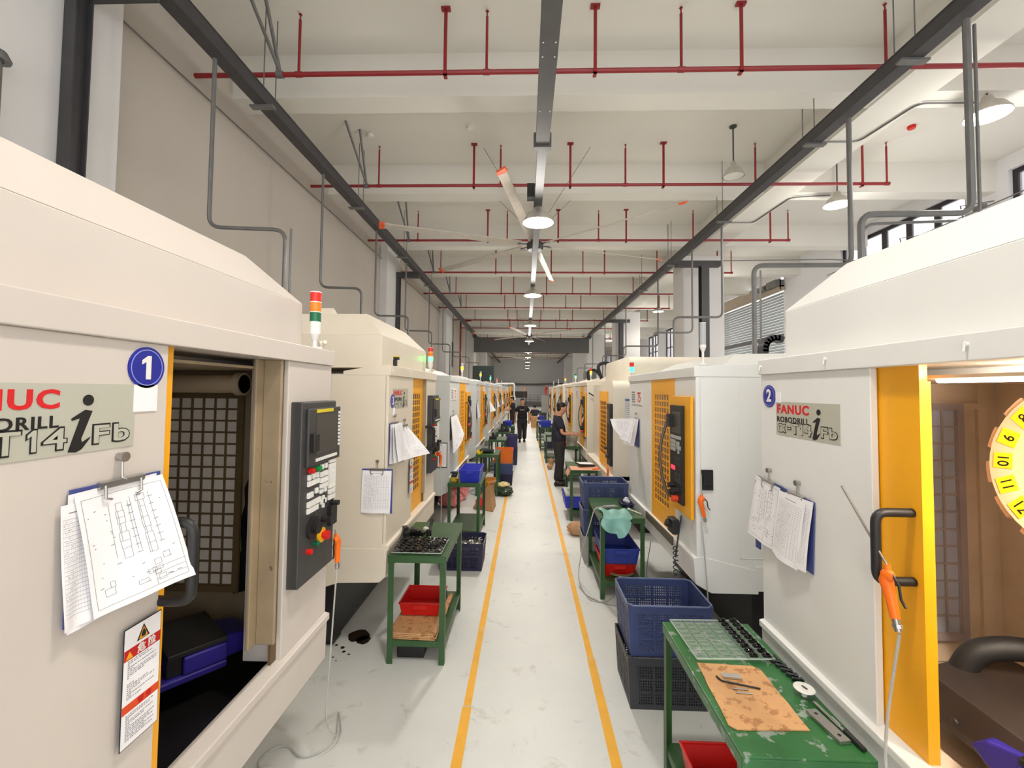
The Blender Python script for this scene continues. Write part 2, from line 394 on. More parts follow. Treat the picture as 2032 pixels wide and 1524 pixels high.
# sprinkler pipes
def sprinkler(y, x0, x1, i, full=True, word=''):
    t = thing('sprinkler_pipe', word, 'sprinkler pipe', (0, y, 5.73), group='red sprinkler pipes under the ceiling')
    MB().tube([(x0, 0, 0), (x1, 0, 0)], .028, 8).build('main_pipe', M_redpipe, t, smooth=True)
    xs = [-2.77, -.5, 1.79, 4.13, 6.45]
    for x in xs:
        if x0 < x < x1 + .05:
            MB().cyl((x, 0, 0), (x, 0, .68), .017, n=6).cyl((x, 0, .68), (x, 0, .74), .009, n=6).cyl((x, 0, .745), (x, 0, .75), .022, n=6).cyl((x - .04, 0, 0), (x + .04, 0, 0), .034, n=8).build('sprinkler_drop', M_redpipe, t)
    for x in (-.99, .78, 2.47, 6.0):
        if x0 < x < x1:
            MB().box(x - .02, x + .02, -.04, -.03, -.06, .77).box(x - .055, x + .055, -.06, -.0, .745, .77).box(x - .02, x + .02, -.04, .03, -.06, -.04).build('support_bracket', M_redpipe, t)
    if full:
        a = MB()
        for (dx, dy, dz) in ((-.1, -.75, .77), (.05, -.5, .77)): a.tube([(-3.0, 0, .03), (-3.0 + dx, dy, dz)], .022, 6)
        a.cyl((-3.04, 0, 0), (-2.96, 0, 0), .04)
        a.build('seismic_brace', M_galv, t)
ords = ['nearest red sprinkler pipe with five risers, running across the whole hall', 'second nearest red sprinkler pipe, crossing in front of the first unlit pendant', 'red sprinkler pipe crossing just above the nearest ceiling fan', 'red sprinkler pipe crossing just behind the nearest ceiling fan',
        'red sprinkler pipe crossing just above the second lit aisle lamp', 'red sprinkler pipe crossing between the second and third lit aisle lamps', 'red sprinkler pipe third in front of the bridge crane', 'last red sprinkler pipe in front of the bridge crane',
        'first red sprinkler pipe beyond the bridge crane', 'red sprinkler pipe seen small under the bridge crane girder', 'red sprinkler pipe near the far end wall', 'farthest red sprinkler pipe beside the end wall']
for i, y in enumerate((5.0, 7.85, 10.78, 13.75, 16.8, 19.7, 23.2, 26.2, 31, 37, 44, 50)):
    x1 = 7.0 if i == 0 else 6.45
    sprinkler(y, LX, x1, i, i < 6, ords[i])
# red riser on the left near the wall opening
t = MB().tube([(-3.6, 23.6, 0), (-3.6, 23.6, 5.73), (-3.0, 23.4, 5.73)], .05, 8, bend=.1).build('riser_pipe', M_redpipe, smooth=True)
tag(t, 'vertical red riser pipe near the left wall opening', 'pipe')
# conduits dropping from the rails to the machines
def conduit(label, pts, r=.02, name='conduit_pipe', m=None, strap=True):
    o = MB().tube(pts, r, 8, bend=.12).build(name, m or M_galv, smooth=True)
    return tag(o, label, 'conduit')
x = -3.2
for (lab, y0, x1, zb, ze) in (('grey conduit dropping beside the black post, leftmost on the left wall', 4.2, -2.46, 3.56, 2.56), ('grey conduit dropping from the left rail behind the cream machine 3, nearer of two', 6.57, -2.58, 3.52, 2.56),
                              ('grey conduit stepping down the left wall left of the second black post', 9.0, -2.5, 3.5, 2.27), ('grey conduit stepping down just right of the second black post', 11.3, -2.5, 3.5, 2.27),
                              ('thin grey conduit fifth along the left rail', 14.1, -2.5, 3.45, 2.27), ('thin grey conduit sixth along the left rail, before the red riser pipe', 16.5, -2.5, 3.4, 2.27), ('thin grey conduit near the red riser pipe', 18.9, -2.5, 3.4, 2.27), ('farthest grey conduit on the left rail', 22.9, -2.5, 3.4, 2.27)):
    conduit(lab, [(x, y0, 5.3), (x, y0, zb), (x1, y0 + .08, zb), (x1, y0 + .08, ze)])
conduit('slim grey conduit standing right beside the leftmost left wall conduit', [(-2.40, 4.28, 3.57), (-2.40, 4.28, 2.56)], .012)
x = 3.9
for (lab, y0, x1, zb, ze) in (('large grey conduit dropping over machine 2 at the upper right', 3.87, 2.97, 3.55, 2.2), ('grey conduit in front of the window wall, second along the right rail', 5.28, 2.76, 3.5, 2.27),
                              ('grey conduit bending in front of the T-headed post', 8.7, 2.95, 3.45, 2.47), ('thin grey conduit just left of the T-headed post', 10.25, 3.0, 3.35, 2.27), ('thin grey conduit above the cream rounded machine', 12.9, 2.9, 3.3, 2.27),
                              ('thin grey conduit right of the yellow beacon', 17.0, 3.0, 3.35, 2.27), ('thin grey conduit above the far right machines', 21.5, 2.9, 3.3, 2.27), ('farthest grey conduit on the right rail', 25.4, 3.0, 3.3, 2.0)):
    conduit(lab, [(x, y0, 5.3), (x, y0, zb), (x1, y0 + .03, zb), (x1, y0 + .03, ze)], .028 if y0 < 7 else .022)
conduit('slim conduit running down beside the large conduit over machine 2', [(4.0, 3.9, 5.28), (4.0, 3.9, 3.5), (3.02, 3.95, 3.48), (3.02, 3.95, 2.3)], .013)
conduit('slim conduit standing beside the second large right conduit', [(2.86, 5.35, 3.45), (2.86, 5.35, 2.27)], .012)
conduit('bent grey conduit crossing the right ceiling to the lit lamp at the upper right', [(4.2, 6.75, 5.865), (5.13, 6.75, 5.865), (5.25, 5.85, 5.865), (5.97, 5.85, 5.865)], .012)
conduit('bent grey conduit crossing the right ceiling to the smaller lit side lamp', [(4.2, 10.0, 5.865), (5.20, 10.0, 5.865), (5.27, 8.7, 5.865), (5.97, 8.6, 5.865)], .012)
conduit('level grey conduit from the T-headed post to the window wall', [(5.0, 11.4, 5.4), (8.0, 11.6, 5.5), (8.9, 11.7, 5.5), (8.9, 11.7, 4.2)], .014)
conduit('thin grey wall conduit following the left wall just below the crane rail', [(-4.0, -2, 5.55), (-4.0, 22, 5.55)], .01)
# wire brackets on the right wall windows
for i, (y, z, s) in enumerate(((10.0, 5.35, 1), (11.2, 5.3, -1), (8.6, 5.5, 1))):
    o = MB().tube([(RX + .05, y, z + .25), (RX - .5, y + .15, z + .2), (RX - .05, y + .5, z - .35)], .012, 6).box(RX - .3, RX - .22, y - .08, y + .12, z + .08, z + .16).build('wire_bracket', M_galv)
    tag(o, ('bent wire bracket across the middle of the right window band', 'second bent wire bracket farther along the right window band', 'bent wire bracket between the two right windows')[i], 'bracket')
o = MB().tube([(RX - .28, 7.2, 5.62), (RX - .28, 12.9, 5.42)], .012, 6).build('tension_wire', M_galv); tag(o, 'straight taut wire running along the right windows', 'wire')
# central cable tray
t = thing('cable_tray', 'grey cable tray running overhead along the aisle centre', 'cable tray', (.165, 0, 4.72))
MB().box(-.075, .075, -1, 4.85, .0, .012).box(-.075, -.063, -1, 4.85, .012, .13).box(.063, .075, -1, 4.85, .012, .13).build('tray_channel', M_duct, t)
cv = MB()
for y in (2.2, 3.35, 3.5, 4.2):
    for sx in (-.05, .05): cv.cyl((sx, y, -.004), (sx, y, .0), .007, n=6)
cv.build('screws', M_whitep, t)
MB().box(-.1, .1, 4.8, 4.88, -.02, .15).build('tray_joint', M_duct, t)
MB().box(-.055, .055, 4.85, 27.1, .0, .012).box(-.055, -.043, 4.85, 27.1, .012, .12).box(.043, .055, 4.85, 27.1, .012, .12).build('tray_channel', M_duct, t)
MB().box(-.17, -.06, 6.1, 6.25, -.0, .2).build('junction_box', M_black, t)
t2 = thing('cable_tray', 'far stretch of grey cable tray beyond the bridge crane girder', 'cable tray', (.165, 0, 4.72))
MB().box(-.055, .055, 27.65, 52, .0, .012).box(-.055, -.043, 27.65, 52, .012, .12).box(.043, .055, 27.65, 52, .012, .12).build('tray_channel', M_duct, t2)
# hanging aisle lamps
M_shade = mat('lamp_shade_aluminium', (205, 200, 190), 0.3, 0.5)
M_glow = mat('lamp_diffuser_glow', (255, 246, 230), 0.5, emis=22, var=0)
def lamp(label, x, y, z, top, lit=True, group='lit high bay lamps', rr=.235, power=None, lightrot=None):
    t = thing('high_bay_lamp', label, 'lamp', (x, y, z), group=group)
    MB().lathe([(rr, 0), (rr * .97, .03), (rr * .72, .12), (rr * .36, .18), (rr * .3, .2), (rr * .2, .26), (.0001, .265)], n=24).lathe([(rr - .006, 0), (rr * .96, .028), (rr * .7, .115), (rr * .3, .17)], n=24).build('lamp_shade', M_shade, t, smooth=True)
    MB().lathe([(.0001, .012), (rr * .93, .012), (rr * .93, .035), (.0001, .04)], n=24).build('diffuser', M_glow if lit else M_whitep, t)
    MB().tube([(0, 0, .25), (0, 0, top - z)], .012, 6).cyl((0, 0, top - z - .02), (0, 0, top - z), .06).build('lamp_stem', M_iron, t)
    if lit:
        ld = bpy.data.lights.new('lamp_light', 'SPOT'); ld.energy = (power or LAMP_W) * .78; ld.color = LAMP_COL; ld.shadow_soft_size = .11; ld.spot_size = math.radians(156); ld.spot_blend = .55
        lo = bpy.data.objects.new('lamp_light', ld); COL.objects.link(lo); lo.parent = t; lo.location = (0, 0, -.03)
        ld = bpy.data.lights.new('shade_light', 'POINT'); ld.energy = (power or LAMP_W) * .22; ld.color = LAMP_COL; ld.shadow_soft_size = .2
        lo = bpy.data.objects.new('shade_light', ld); COL.objects.link(lo); lo.parent = t; lo.location = (0, 0, -.25)
    return t
ol = ['nearest and brightest lit lamp over the aisle, in front of the big fan', 'second lit lamp over the aisle, behind the big fan', 'third lit lamp over the aisle', 'fourth lit lamp over the aisle, before the bridge crane girder',
      'fifth lit lamp over the aisle, seen under the far fan', 'sixth lit lamp over the aisle', 'seventh lit lamp over the aisle', 'eighth lit lamp over the aisle', 'farthest lit lamp over the aisle']
lamp('lit lamp over the aisle directly above the camera', .165, 1.1, 4.48, 4.74, power=LAMP_W * .56)
for i, y in enumerate((6.46, 11.5, 16.9, 22.3, 27.9, 33.4, 38.8, 44.2, 49.6)):
    lamp(ol[i], .165, y, 4.48, 4.74, power=LAMP_W if i < 6 else LAMP_W * .8)
for i, y in enumerate((5.72, 8.45, 14.2, 19.8, 25.6, 31.4)):
    lamp(('lit side lamp at the upper right, over machine 2', 'smaller lit side lamp left of the window band', 'lit side lamp behind the right columns, above the roller shutter', 'lit side lamp beyond the first right column', 'distant lit side lamp in the right bay', 'farthest lit side lamp in the right bay')[i],
         6.0, y, 5.6, 6.5, group='lit lamps over the right bay', power=LAMP_W * .8)
for i, (x, y) in enumerate(((3.5, 7.35), (3.95, 14.9), (3.9, 20.9))):
    lamp(('unlit conical pendant lamp hanging nearest at the right', 'unlit conical pendant lamp seen beyond the fan blade tip', 'small distant unlit pendant lamp near the right rail')[i], x, y, 5.62, 6.5, lit=False, group='unlit pendant lamps', rr=.17)
# ceiling fans
M_blade = mat('fan_blade_aluminium', (196, 188, 176), 0.4, 0.3)
M_tip = mat('fan_tip_orange', (230, 96, 50), 0.5)
def fan(label, x, y, z, a0, R=3.1):
    t = thing('ceiling_fan', label, 'ceiling fan', (x, y, z), group='large six-bladed ceiling fans')
    MB().lathe([(.0001, -.1), (.15, -.1), (.17, -.06), (.17, .04), (.12, .09), (.06, .12), (.06, .4)], n=20).build('motor_hub', M_dark, t, smooth=True)
    MB().tube([(0, 0, .3), (0, 0, CZ - z)], .035, 8).cyl((0, 0, CZ - z - .02), (0, 0, CZ - z), .14).build('down_rod', M_iron, t)
    for k in range(6):
        a = a0 + k * PI / 3; R3 = Euler((0, 0, a)).to_matrix()
        b = MB()
        def q(r, w, h, tw):
            return [R3 @ Vector((r, s * w / 2, h + s * tw)) for s in (-1, 1)]
        A = q(.32, .15, 0, .025); B = q(R - .1, .13, .02, .02)
        up = Vector((0, 0, .016))
        b.hexa([A[0], A[1], B[1], B[0]], [A[0] + up, A[1] + up, B[1] + up, B[0] + up])
        bl = b.build('blade', M_blade, t)
        B2 = q(R - .1, .15, .02, .024); C2 = q(R, .12, .02, .03)
        MB().hexa([B2[0] - up * .4, B2[1] - up * .4, C2[1] - up * .4, C2[0] - up * .4], [B2[0] + up * 1.6, B2[1] + up * 1.6, C2[1] + up * 1.6, C2[0] + up * 1.6]).build('blade_tip', M_tip, bl)
        MB().obox(R3 @ Vector((.25, 0, .0)), (.26, .05, .02), (0, 0, a)).build('blade_arm', M_iron, t)
    for sx, sy in ((-1, -1), (1, -1), (-1, 1), (1, 1)):
        MB().tube([(sx * .05, sy * .05, .3), (sx * 1.0, sy * .95, CZ - z)], .005, 5).build('stay_cable', M_galv, t)
fan('big six-bladed ceiling fan with orange tips above the aisle, nearest', .168, 8.9, 4.96, math.radians(-40 + 0))
fan('distant ceiling fan in front of the bridge crane girder', .17, 23.6, 4.96, math.radians(12))
fan('farthest ceiling fan, tiny against the end wall', .17, 40.5, 4.96, math.radians(40))
for i, (x, y, m) in enumerate(((-1.0, 7.28, M_whitep), (-2.82, 7.5, M_whitep), (6.5, 7.39, M_redp))):
    o = MB().lathe([(.0001, 0), (.05, .0), (.06, .02), (.06, .05)], (x, y, CZ - .05), n=14).build('smoke_detector', m, smooth=True)
    tag(o, ('white round smoke detector left of the cable tray', 'white round smoke detector near the left braces', 'red round alarm disc on the right ceiling')[i], 'smoke detector')
# far end wall fittings
o = thing('wall_shelving', 'pale wire shelving grid against the far end wall', 'shelving', (.5, 52.5, 0))
a = MB()
for i in range(5): a.box(-.9 + i * .95, -.86 + i * .95, 0, .03, 0, 1.45)
for j in range(6): a.box(-.9, 2.94, 0, .5, .1 + j * .26, .13 + j * .26)
a.build('frame', M_galv, o)
a = MB().tube([(-3.9, 53.6, 2.9), (0, 53.6, 2.7), (4.5, 53.6, 2.85)], .09, 8, bend=1.5).build('wall_duct', M_duct, smooth=True); tag(a, 'sagging dark cable run across the far end wall', 'cable')
# ------------------------------------------------------------------ machines
M_seg = {'red': mat('beacon_red', (226, 38, 22), 0.25, var=0), 'orange': mat('beacon_orange', (250, 130, 20), 0.25, var=0), 'green': mat('beacon_green', (14, 104, 66), 0.25, var=0),
         'greenlit': mat('beacon_green_lit', (60, 250, 90), 0.3, emis=6, var=0), 'yellowlit': mat('beacon_yellow_lit', (255, 200, 20), 0.3, emis=3, var=0), 'teallit': mat('beacon_teal_lit', (40, 240, 170), 0.3, emis=5, var=0),
         'redlit': mat('beacon_red_lit', (250, 60, 50), 0.3, emis=2, var=0), 'clear': mat('beacon_clear', (200, 204, 206), 0.2, alpha=0.75)}
def beacon(parent, x, y, z, segs, r=.026, hs=.045, post=.12, tilt=0, base=.09):
    s = MB().cyl((0, 0, 0), (0, 0, post), r * .4, n=10).cyl((0, 0, 0), (0, 0, .015), r * 1.3, n=12).cyl((0, 0, post), (0, 0, post + .03), r * .5, r, n=14).cyl((0, 0, post + .03), (0, 0, post + base), r, n=16)
    o = s.build('signal_light', M_whitep, parent, smooth=True, loc=(x, y, z), rot=(0, tilt, 0))
    z0 = post + base
    for c in segs:
        MB().cyl((0, 0, z0), (0, 0, z0 + hs), r, n=16).build('lens', M_seg[c], o, smooth=True, loc=(0, 0, 0)); z0 += hs
        MB().cyl((0, 0, z0), (0, 0, z0 + .004), r * 1.04, n=16).build('lens_ring', M_whitep, o); z0 += .004
    return o
def operator_panel(p, u0, u1, z0, z1, y=-.05):
    w = u1 - u0; h = z1 - z0
    o = bx(u0, u1, y, .005, z0, z1).build('operator_panel', M_dark, p, bevel=.006)
    bx(u0 + .10 * w, u1 + .02, y - .014, y, z0 + .64 * h, z1 - .03).build('screen_bezel', M_dark, o, bevel=.004)
    bx(u0 + .3 * w, u1 - .08 * w, y - .016, y - .013, z0 + .70 * h, z1 - .06).build('screen', M_screen, o)
    bx(u0 + .3 * w, u1 - .2 * w, y - .016, y - .013, z1 - .05, z1 - .035).build('yellow_strip', mat('strip_yellow', (222, 200, 40), .5), o)
    MB().box(u0 + .13 * w, u0 + .28 * w, y - .035, y - .012, z1 - .22, z1 - .14).build('card_slot', M_black, o, bevel=.003)
    k = MB(); q = .013
    for i in range(11): k.box(u0 + .30 * w + i * .06 * w, u0 + .30 * w + i * .06 * w + .04 * w, y - .018, y - .013, z0 + .66 * h, z0 + .66 * h + .014)
    for i in range(10): k.box(u1 - .02 * w, u1 + .03 * w, y - .018, y - .013, z0 + .72 * h + i * .022 * h, z0 + .735 * h + i * .022 * h)
    def grid(a, b, nx, nz, dx=.075, dz=.035, s=.062, t=.029):
        for i in range(nx):
            for j in range(nz): k.box(u0 + (a + i * dx) * w, u0 + (a + i * dx + s) * w, y - .009, y, z0 + (b - j * dz) * h, z0 + (b - j * dz + t) * h)
    grid(.17, .565, 3, 1, .11); grid(.17, .53, 4, 1, .078); grid(.17, .465, 2, 1); grid(.38, .475, 1, 1); grid(.17, .415, 5, 1); grid(.17, .38, 4, 1)
    grid(.52, .60, 2, 1, .12); grid(.52, .555, 3, 3, .072); grid(.52, .46, 2, 1, .12); grid(.78, .62, 3, 1, .068); grid(.78, .585, 3, 5, .068, .03); grid(.78, .43, 3, 2, .068)
    k.box(u0 + .6 * w, u0 + .64 * w, y - .009, y, z0 + .37 * h, z0 + .44 * h).box(u0 + .54 * w, u0 + .7 * w, y - .009, y, z0 + .395 * h, z0 + .42 * h)
    k.build('keypad', M_whitep, o)
    MB().cyl((u0 + .32 * w, y - .012, z0 + .29 * h), (u0 + .32 * w, y, z0 + .29 * h), .05, n=24).cyl((u0 + .33 * w, y - .034, z0 + .29 * h), (u0 + .34 * w, y, z0 + .29 * h), .026, n=16).build('handwheel', M_black, o, smooth=True)
    MB().cyl((u0 + .62 * w, y - .03, z0 + .30 * h), (u0 + .62 * w, y, z0 + .30 * h), .015, n=12).box(u0 + .605 * w, u0 + .635 * w, y - .042, y - .03, z0 + .285 * h, z0 + .315 * h).build('selector_knob', M_black, o, smooth=True)
    MB().box(u1 - .22 * w, u1 - .02 * w, y - .02, y, z0 + .24 * h, z0 + .36 * h).cyl((u1 - .1 * w, y - .04, z0 + .37 * h), (u1 - .1 * w, y, z0 + .37 * h), .012).build('key_switch', M_black, o)
    MB().cyl((u0 + .58 * w, y - .012, z0 + .215 * h), (u0 + .58 * w, y, z0 + .215 * h), .034, n=20).build('emergency_collar', mat('collar_yellow', (250, 190, 20), .4), o, smooth=True)
    MB().cyl((u0 + .58 * w, y - .026, z0 + .215 * h), (u0 + .58 * w, y, z0 + .215 * h), .014, n=14).cyl((u0 + .58 * w, y - .042, z0 + .215 * h), (u0 + .58 * w, y - .024, z0 + .215 * h), .020, .022, n=18).build('emergency_stop', M_redp, o, smooth=True)
    for (a, b, mm) in ((.22, .17, M_redp), (.40, .19, M_seg['green']), (.22, .615, M_redp), (.42, .615, mat('button_green', (20, 140, 60), .4))):
        MB().cyl((u0 + a * w, y - .022, z0 + b * h), (u0 + a * w, y, z0 + b * h), .012, n=12).build('push_button', mm, o, smooth=True)
    return o
M_lbl_red = mat('label_red', (196, 18, 18), 0.5); M_lbl_or = mat('label_orange', (224, 74, 24), 0.5); M_lbl_y = mat('label_yellow', (246, 170, 20), 0.5)
def nameplate(p, u0, u1, z0, z1, y=-.012, detail=True):
    o = bx(u0, u1, y - .002, y, z0, z1).build('nameplate', M_label, p)
    w = u1 - u0; h = z1 - z0; Y = y - .0026; c = lambda a: u0 + a * w; e = lambda b: z0 + b * h
    text('brand_lettering', 'FANUC', .05, M_redink, o, (c(.295), Y, e(.785)), off=.0016, fit=(.55 * w, .27 * h))
    text('model_lettering', 'ROBODRILL', .03, M_blk, o, (c(.295), Y, e(.475)), off=.0006, fit=(.55 * w, .17 * h))
    for s_, u_, w_, v_, h_ in (('\u03b1', .10, .155, .21, .25), ('-', .24, .06, .23, .05), ('T', .345, .12, .235, .30), ('4', .555, .11, .235, .30), ('F', .795, .09, .245, .28), ('b', .915, .10, .245, .28)):
        text('outline_lettering', s_, .06, M_blk, o, (c(u_), Y, e(v_)), off=.0024, fit=(w_ * w + .0055, h_ * h + .0055))
        text('outline_lettering', s_, .06, M_label, o, (c(u_), Y - .0012, e(v_)), off=.0008, fit=(w_ * w - .002, h_ * h - .002))
    glyph_one(c(.455), e(.235), .30 * h, .024, Y - .0006, Y, .002).build('outline_lettering', M_blk, o); glyph_one(c(.455), e(.235), .30 * h - .002, .023, Y - .0018, Y - .0006, -.0004).build('outline_lettering', M_label, o)
    g = MB(); pl = [(.60, .16), (.585, .03), (.625, .015), (.655, .05), (.695, .19), (.70, .22), (.655, .15), (.650, .2), (.705, .60), (.665, .62), (.595, .50), (.598, .47), (.64, .50)]
    pl = [(c(a + .035), e(b)) for a, b in pl]; g.prism(pl, Y - .0006, Y, 'y'); g.cyl((c(.715), Y - .0006, e(.76)), (c(.715), Y, e(.76)), .0125, n=18)
    g.build('italic_i', M_blk, o)
    return o
def badge(p, u, z, num, y=-.012, r=.054):
    o = MB().cyl((u, y - .003, z), (u, y, z), r, n=36).build('number_badge', M_badge, p, smooth=True)
    MB().lathe([(r * .84, 0), (r * .88, 0), (r * .88, -.0006), (r * .84, -.0006), (r * .84, 0)], (u, y - .0032, z), n=36, axis='y').build('badge_ring', mat('badge_ring_blue', (150, 160, 230), .4), o)
    if num == '1': glyph_one(u, z, r * 1.15, r * .72, y - .0044, y - .0034).build('badge_number', M_whitep, o)
    else: text('badge_number', num, r * 1.55, M_whitep, o, (u, y - .0038, z), off=.0022)
    return o
def warning_label(p, u0, u1, z0, z1, y=-.0125):
    o = bx(u0, u1, y - .001, y, z0, z1).build('warning_label', M_blk, p); w = u1 - u0; h = z1 - z0; Y = y - .0011
    def r(a0, a1, b0, b1, m, n, dy=0): return bx(u0 + a0 * w, u0 + a1 * w, Y - .0006 - dy, Y - dy, z0 + b0 * h, z0 + b1 * h).build(n, m, o)
    r(.02, .98, .008, .992, M_paper, 'label_ground'); r(.02, .98, .73, .82, M_lbl_red, 'red_band', .0004); r(.02, .98, .29, .36, M_lbl_or, 'orange_band', .0004)
    t = MB(); X = lambda a: u0 + a * w; Z = lambda b: z0 + b * h
    t.prism([(X(.33), Z(.845)), (X(.67), Z(.845)), (X(.5), Z(.97))], Y - .001, Y, 'y'); t.build('hazard_triangle', M_blk, o)
    t = MB(); t.prism([(X(.38), Z(.852)), (X(.62), Z(.852)), (X(.5), Z(.948))], Y - .0014, Y, 'y'); t.prism([(X(.06), Z(.74)), (X(.24), Z(.74)), (X(.15), Z(.80))], Y - .0014, Y, 'y'); t.build('hazard_triangle', M_lbl_y, o)
    t = MB(); t.prism([(X(.45), Z(.862)), (X(.55), Z(.862)), (X(.56), Z(.89)), (X(.5), Z(.93)), (X(.44), Z(.89))], Y - .0018, Y, 'y'); t.build('flame_symbol', M_blk, o)
    text('danger_lettering', '\u5371 \u9669', .024, M_whitep, o, (X(.6), Y - .0012, Z(.772)), off=.0006)
    text('notice_lettering', '\u8b66 \u544a', .018, M_lbl_red, o, (X(.6), Y - .0012, Z(.322)), off=.0004)
    rnd = random.Random(5); g = MB()
    for (za, zb) in ((.56, .71), (.40, .52), (.05, .26)):
        z = zb
        while z > za:
            x = .12
            while x < .85:
                L = rnd.uniform(.02, .06); g.box(X(x), X(min(.9, x + L)), Y - .0012, Y, Z(z), Z(z) + .0024); x += L + rnd.uniform(.01, .03)
                if rnd.random() < .06: break
            z -= .017
    g.build('small_print', M_ink, o)
def grille(u0, u1, z0, z1, nx, nz, y0, y1, bar=.012):
    g = MB(); dx = (u1 - u0) / nx; dz = (z1 - z0) / nz
    for i in range(nx + 1): g.box(u0 + i * dx - bar / 2, u0 + i * dx + bar / 2, y0, y1, z0, z1)
    for j in range(nz + 1): g.box(u0, u1, y0 + .0005, y1 - .0005, z0 + j * dz - bar / 2, z0 + j * dz + bar / 2)
    return g
def frame_panel(u0, u1, z0, z1, hu0, hu1, hz0, hz1, y0, y1):
    return MB().box(u0, hu0, y0, y1, z0, z1).box(hu1, u1, y0, y1, z0, z1).box(hu0, hu1, y0, y1, z0, hz0).box(hu0, hu1, y0, y1, hz1, z1)

def robodrill(label, loc, rotz, num, paint, uL=.62, door_shift=0, W=1.64, lit=False, segs=('green', 'orange', 'red'), warn=True, closed=False, bu=.55, bz=2.0, inner=M_inner, zt=2.05, ha=.10, hz=(2.36, 2.55)):
    t = thing('milling_machine', label, 'milling machine', loc, rotz)
    D = 2.1; zs = .82
    b = MB().box(0, .025, .02, D, .72, zt).box(W - .025, W, .02, D, .72, zt).box(0, W, D - .03, D, .72, zt).box(.025, W - .025, .3, D, zt - .03, zt)
    for X in (-.004, W + .001):
        b.box(X, X + .003, .25, D, zs - .005, zs).box(X, X + .003, .42, .425, zs, zt)
    b.build('body', paint, t)
    MB().box(0, uL, 0, .025, zs, zt).box(uL - .025, uL, .068, .10, zs, zt).build('front_panel', paint, t, bevel=.003)
    MB().box(1.24, W, 0, .025, zs, zt).box(1.24, 1.26, .03, .16, zs, zt).build('front_panel', paint, t, bevel=.003)
    MB().box(1.185, 1.20, .0, .075, zs + .10, zt).box(1.14, 1.20, .075, .09, zs + .10, zt).build('door_jamb', M_inner if not lit else paint, t, bevel=.004)
    MB().box(1.20, 1.245, .02, .03, zs, zt).build('jamb_channel', mat('channel_brown', (104, 84, 54), .5), t)
    MB().prism([(-.014, zt), (.34, zt), (.34, zt + .03), (.09, zt + .075), (-.014, zt + .075)], -.0, W, 'x').build('header', paint, t, bevel=.003)
    h = MB(); a = ha; k1, k2 = hz
    h.hexa([(a, .09, zt + .06), (W - a, .09, zt + .06), (W - a, 1.95, zt + .06), (a, 1.95, zt + .06)], [(a, .09, 2.36), (W - a, .09, 2.36), (W - a, 1.95, 2.36), (a, 1.95, 2.36)])
    h.hexa([(a, .09, 2.36), (W - a, .09, 2.36), (W - a, 1.95, 2.36), (a, 1.95, 2.36)], [(a + .17, .27, 2.55), (W - a - .17, .27, 2.545), (W - a - .17, 1.9, 2.545), (a + .17, 1.9, 2.545)])
    h.build('roof_hood', paint, t, bevel=.004)
    s = MB().prism([(-.022, zs + .0), (-.022, zs - .03), (-.01, zs - .035), (-.005, .60), (.04, .56), (.34, .56), (.34, .60), (.05, .64), (.05, zs + .004), (.03, zs + .012)], -.003, W + .003, 'x')
    for a0, a1 in ((-.0055, .03), (W - .03, W + .0055)): s.prism([(.002, .60), (.002, .80), (D - .04, .80), (D - .04, .60), (.62, .46), (.34, .55), (.04, .56)], a0, a1, 'x')
    s.box(.03, W - .03, .34, D - .1, .58, .62)
    s.build('lower_skirt', paint, t, bevel=.004)
    MB().box(.15, W - .15, .42, D - .1, .06, .58).box(.2, .34, .45, .6, 0, .06).box(W - .34, W - .2, .45, .6, 0, .06).box(.2, .34, 1.7, 1.9, 0, .06).box(W - .34, W - .2, 1.7, 1.9, 0, .06).build('machine_bed', M_void, t)
    # interior
    B = 1.35 if not lit else 1.05
    l = MB().box(.09, .1, .16, B, .70, zt - .03).box(W - .1, W - .09, .16, B, .70, zt - .03).box(.1, W - .1, B, B + .02, .70, zt - .03).box(.1, W - .1, .09, B, zt - .04, zt - .03)
    l.box(.1, .115, .95, 1.0, zs, zt - .04).box(W - .115, W - .1, .95, 1.0, zs, zt - .04).box(.1, .12, .3, 1.0, zt - .16, zt - .13).box(W - .12, W - .1, .3, 1.0, zt - .16, zt - .13)
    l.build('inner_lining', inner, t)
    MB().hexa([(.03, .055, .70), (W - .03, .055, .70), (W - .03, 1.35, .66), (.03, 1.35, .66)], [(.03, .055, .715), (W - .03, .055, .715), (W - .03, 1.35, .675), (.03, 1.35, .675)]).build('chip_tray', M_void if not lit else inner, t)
    for X, s in ((.118, 1), (W - .118, -1)):
        w1 = .92 if not lit else .84
        o = MB().box(min(X, X - s * .018), max(X, X - s * .018), .40, w1, 1.0 if not lit else .84, 1.90).build('side_window', mat('frosted_pane_painted_backlit', (232, 222, 208), .5) if not lit else mat('frosted_pane', (172, 180, 200), .4), t)  # unlit machines: pale pane colour stands in for light coming through
        g = MB(); z0, z1 = (1.0, 1.90) if not lit else (.84, 1.88)
        n = 16 if not lit else 13
        for i in range(10 if not lit else 8):
            yy = .40 + (w1 - .40) * i / (9 if not lit else 7); g.box(min(X, X + s * .006), max(X, X + s * .006), yy - .0045, yy + .0045, z0, z1)
        for j in range(n + 1):
            zz = z0 + (z1 - z0) * j / n; g.box(min(X, X + s * .005), max(X, X + s * .005), .40, w1, zz - .0045, zz + .0045)
        g.box(min(X, X + s * .014), max(X, X + s * .014), .37, .40, z0 - .03, z1 + .03).box(min(X, X + s * .014), max(X, X + s * .014), w1, w1 + .03, z0 - .03, z1 + .03)
        g.box(min(X, X + s * .014), max(X, X + s * .014), .40, w1, z1, z1 + .03).box(min(X, X + s * .014), max(X, X + s * .014), .40, w1, z0 - .03, z0)
        g.build('window_grid', mat('grid_brown', (112, 92, 62), .5) if not lit else mat('grid_lilac', (160, 150, 152), .5), o)
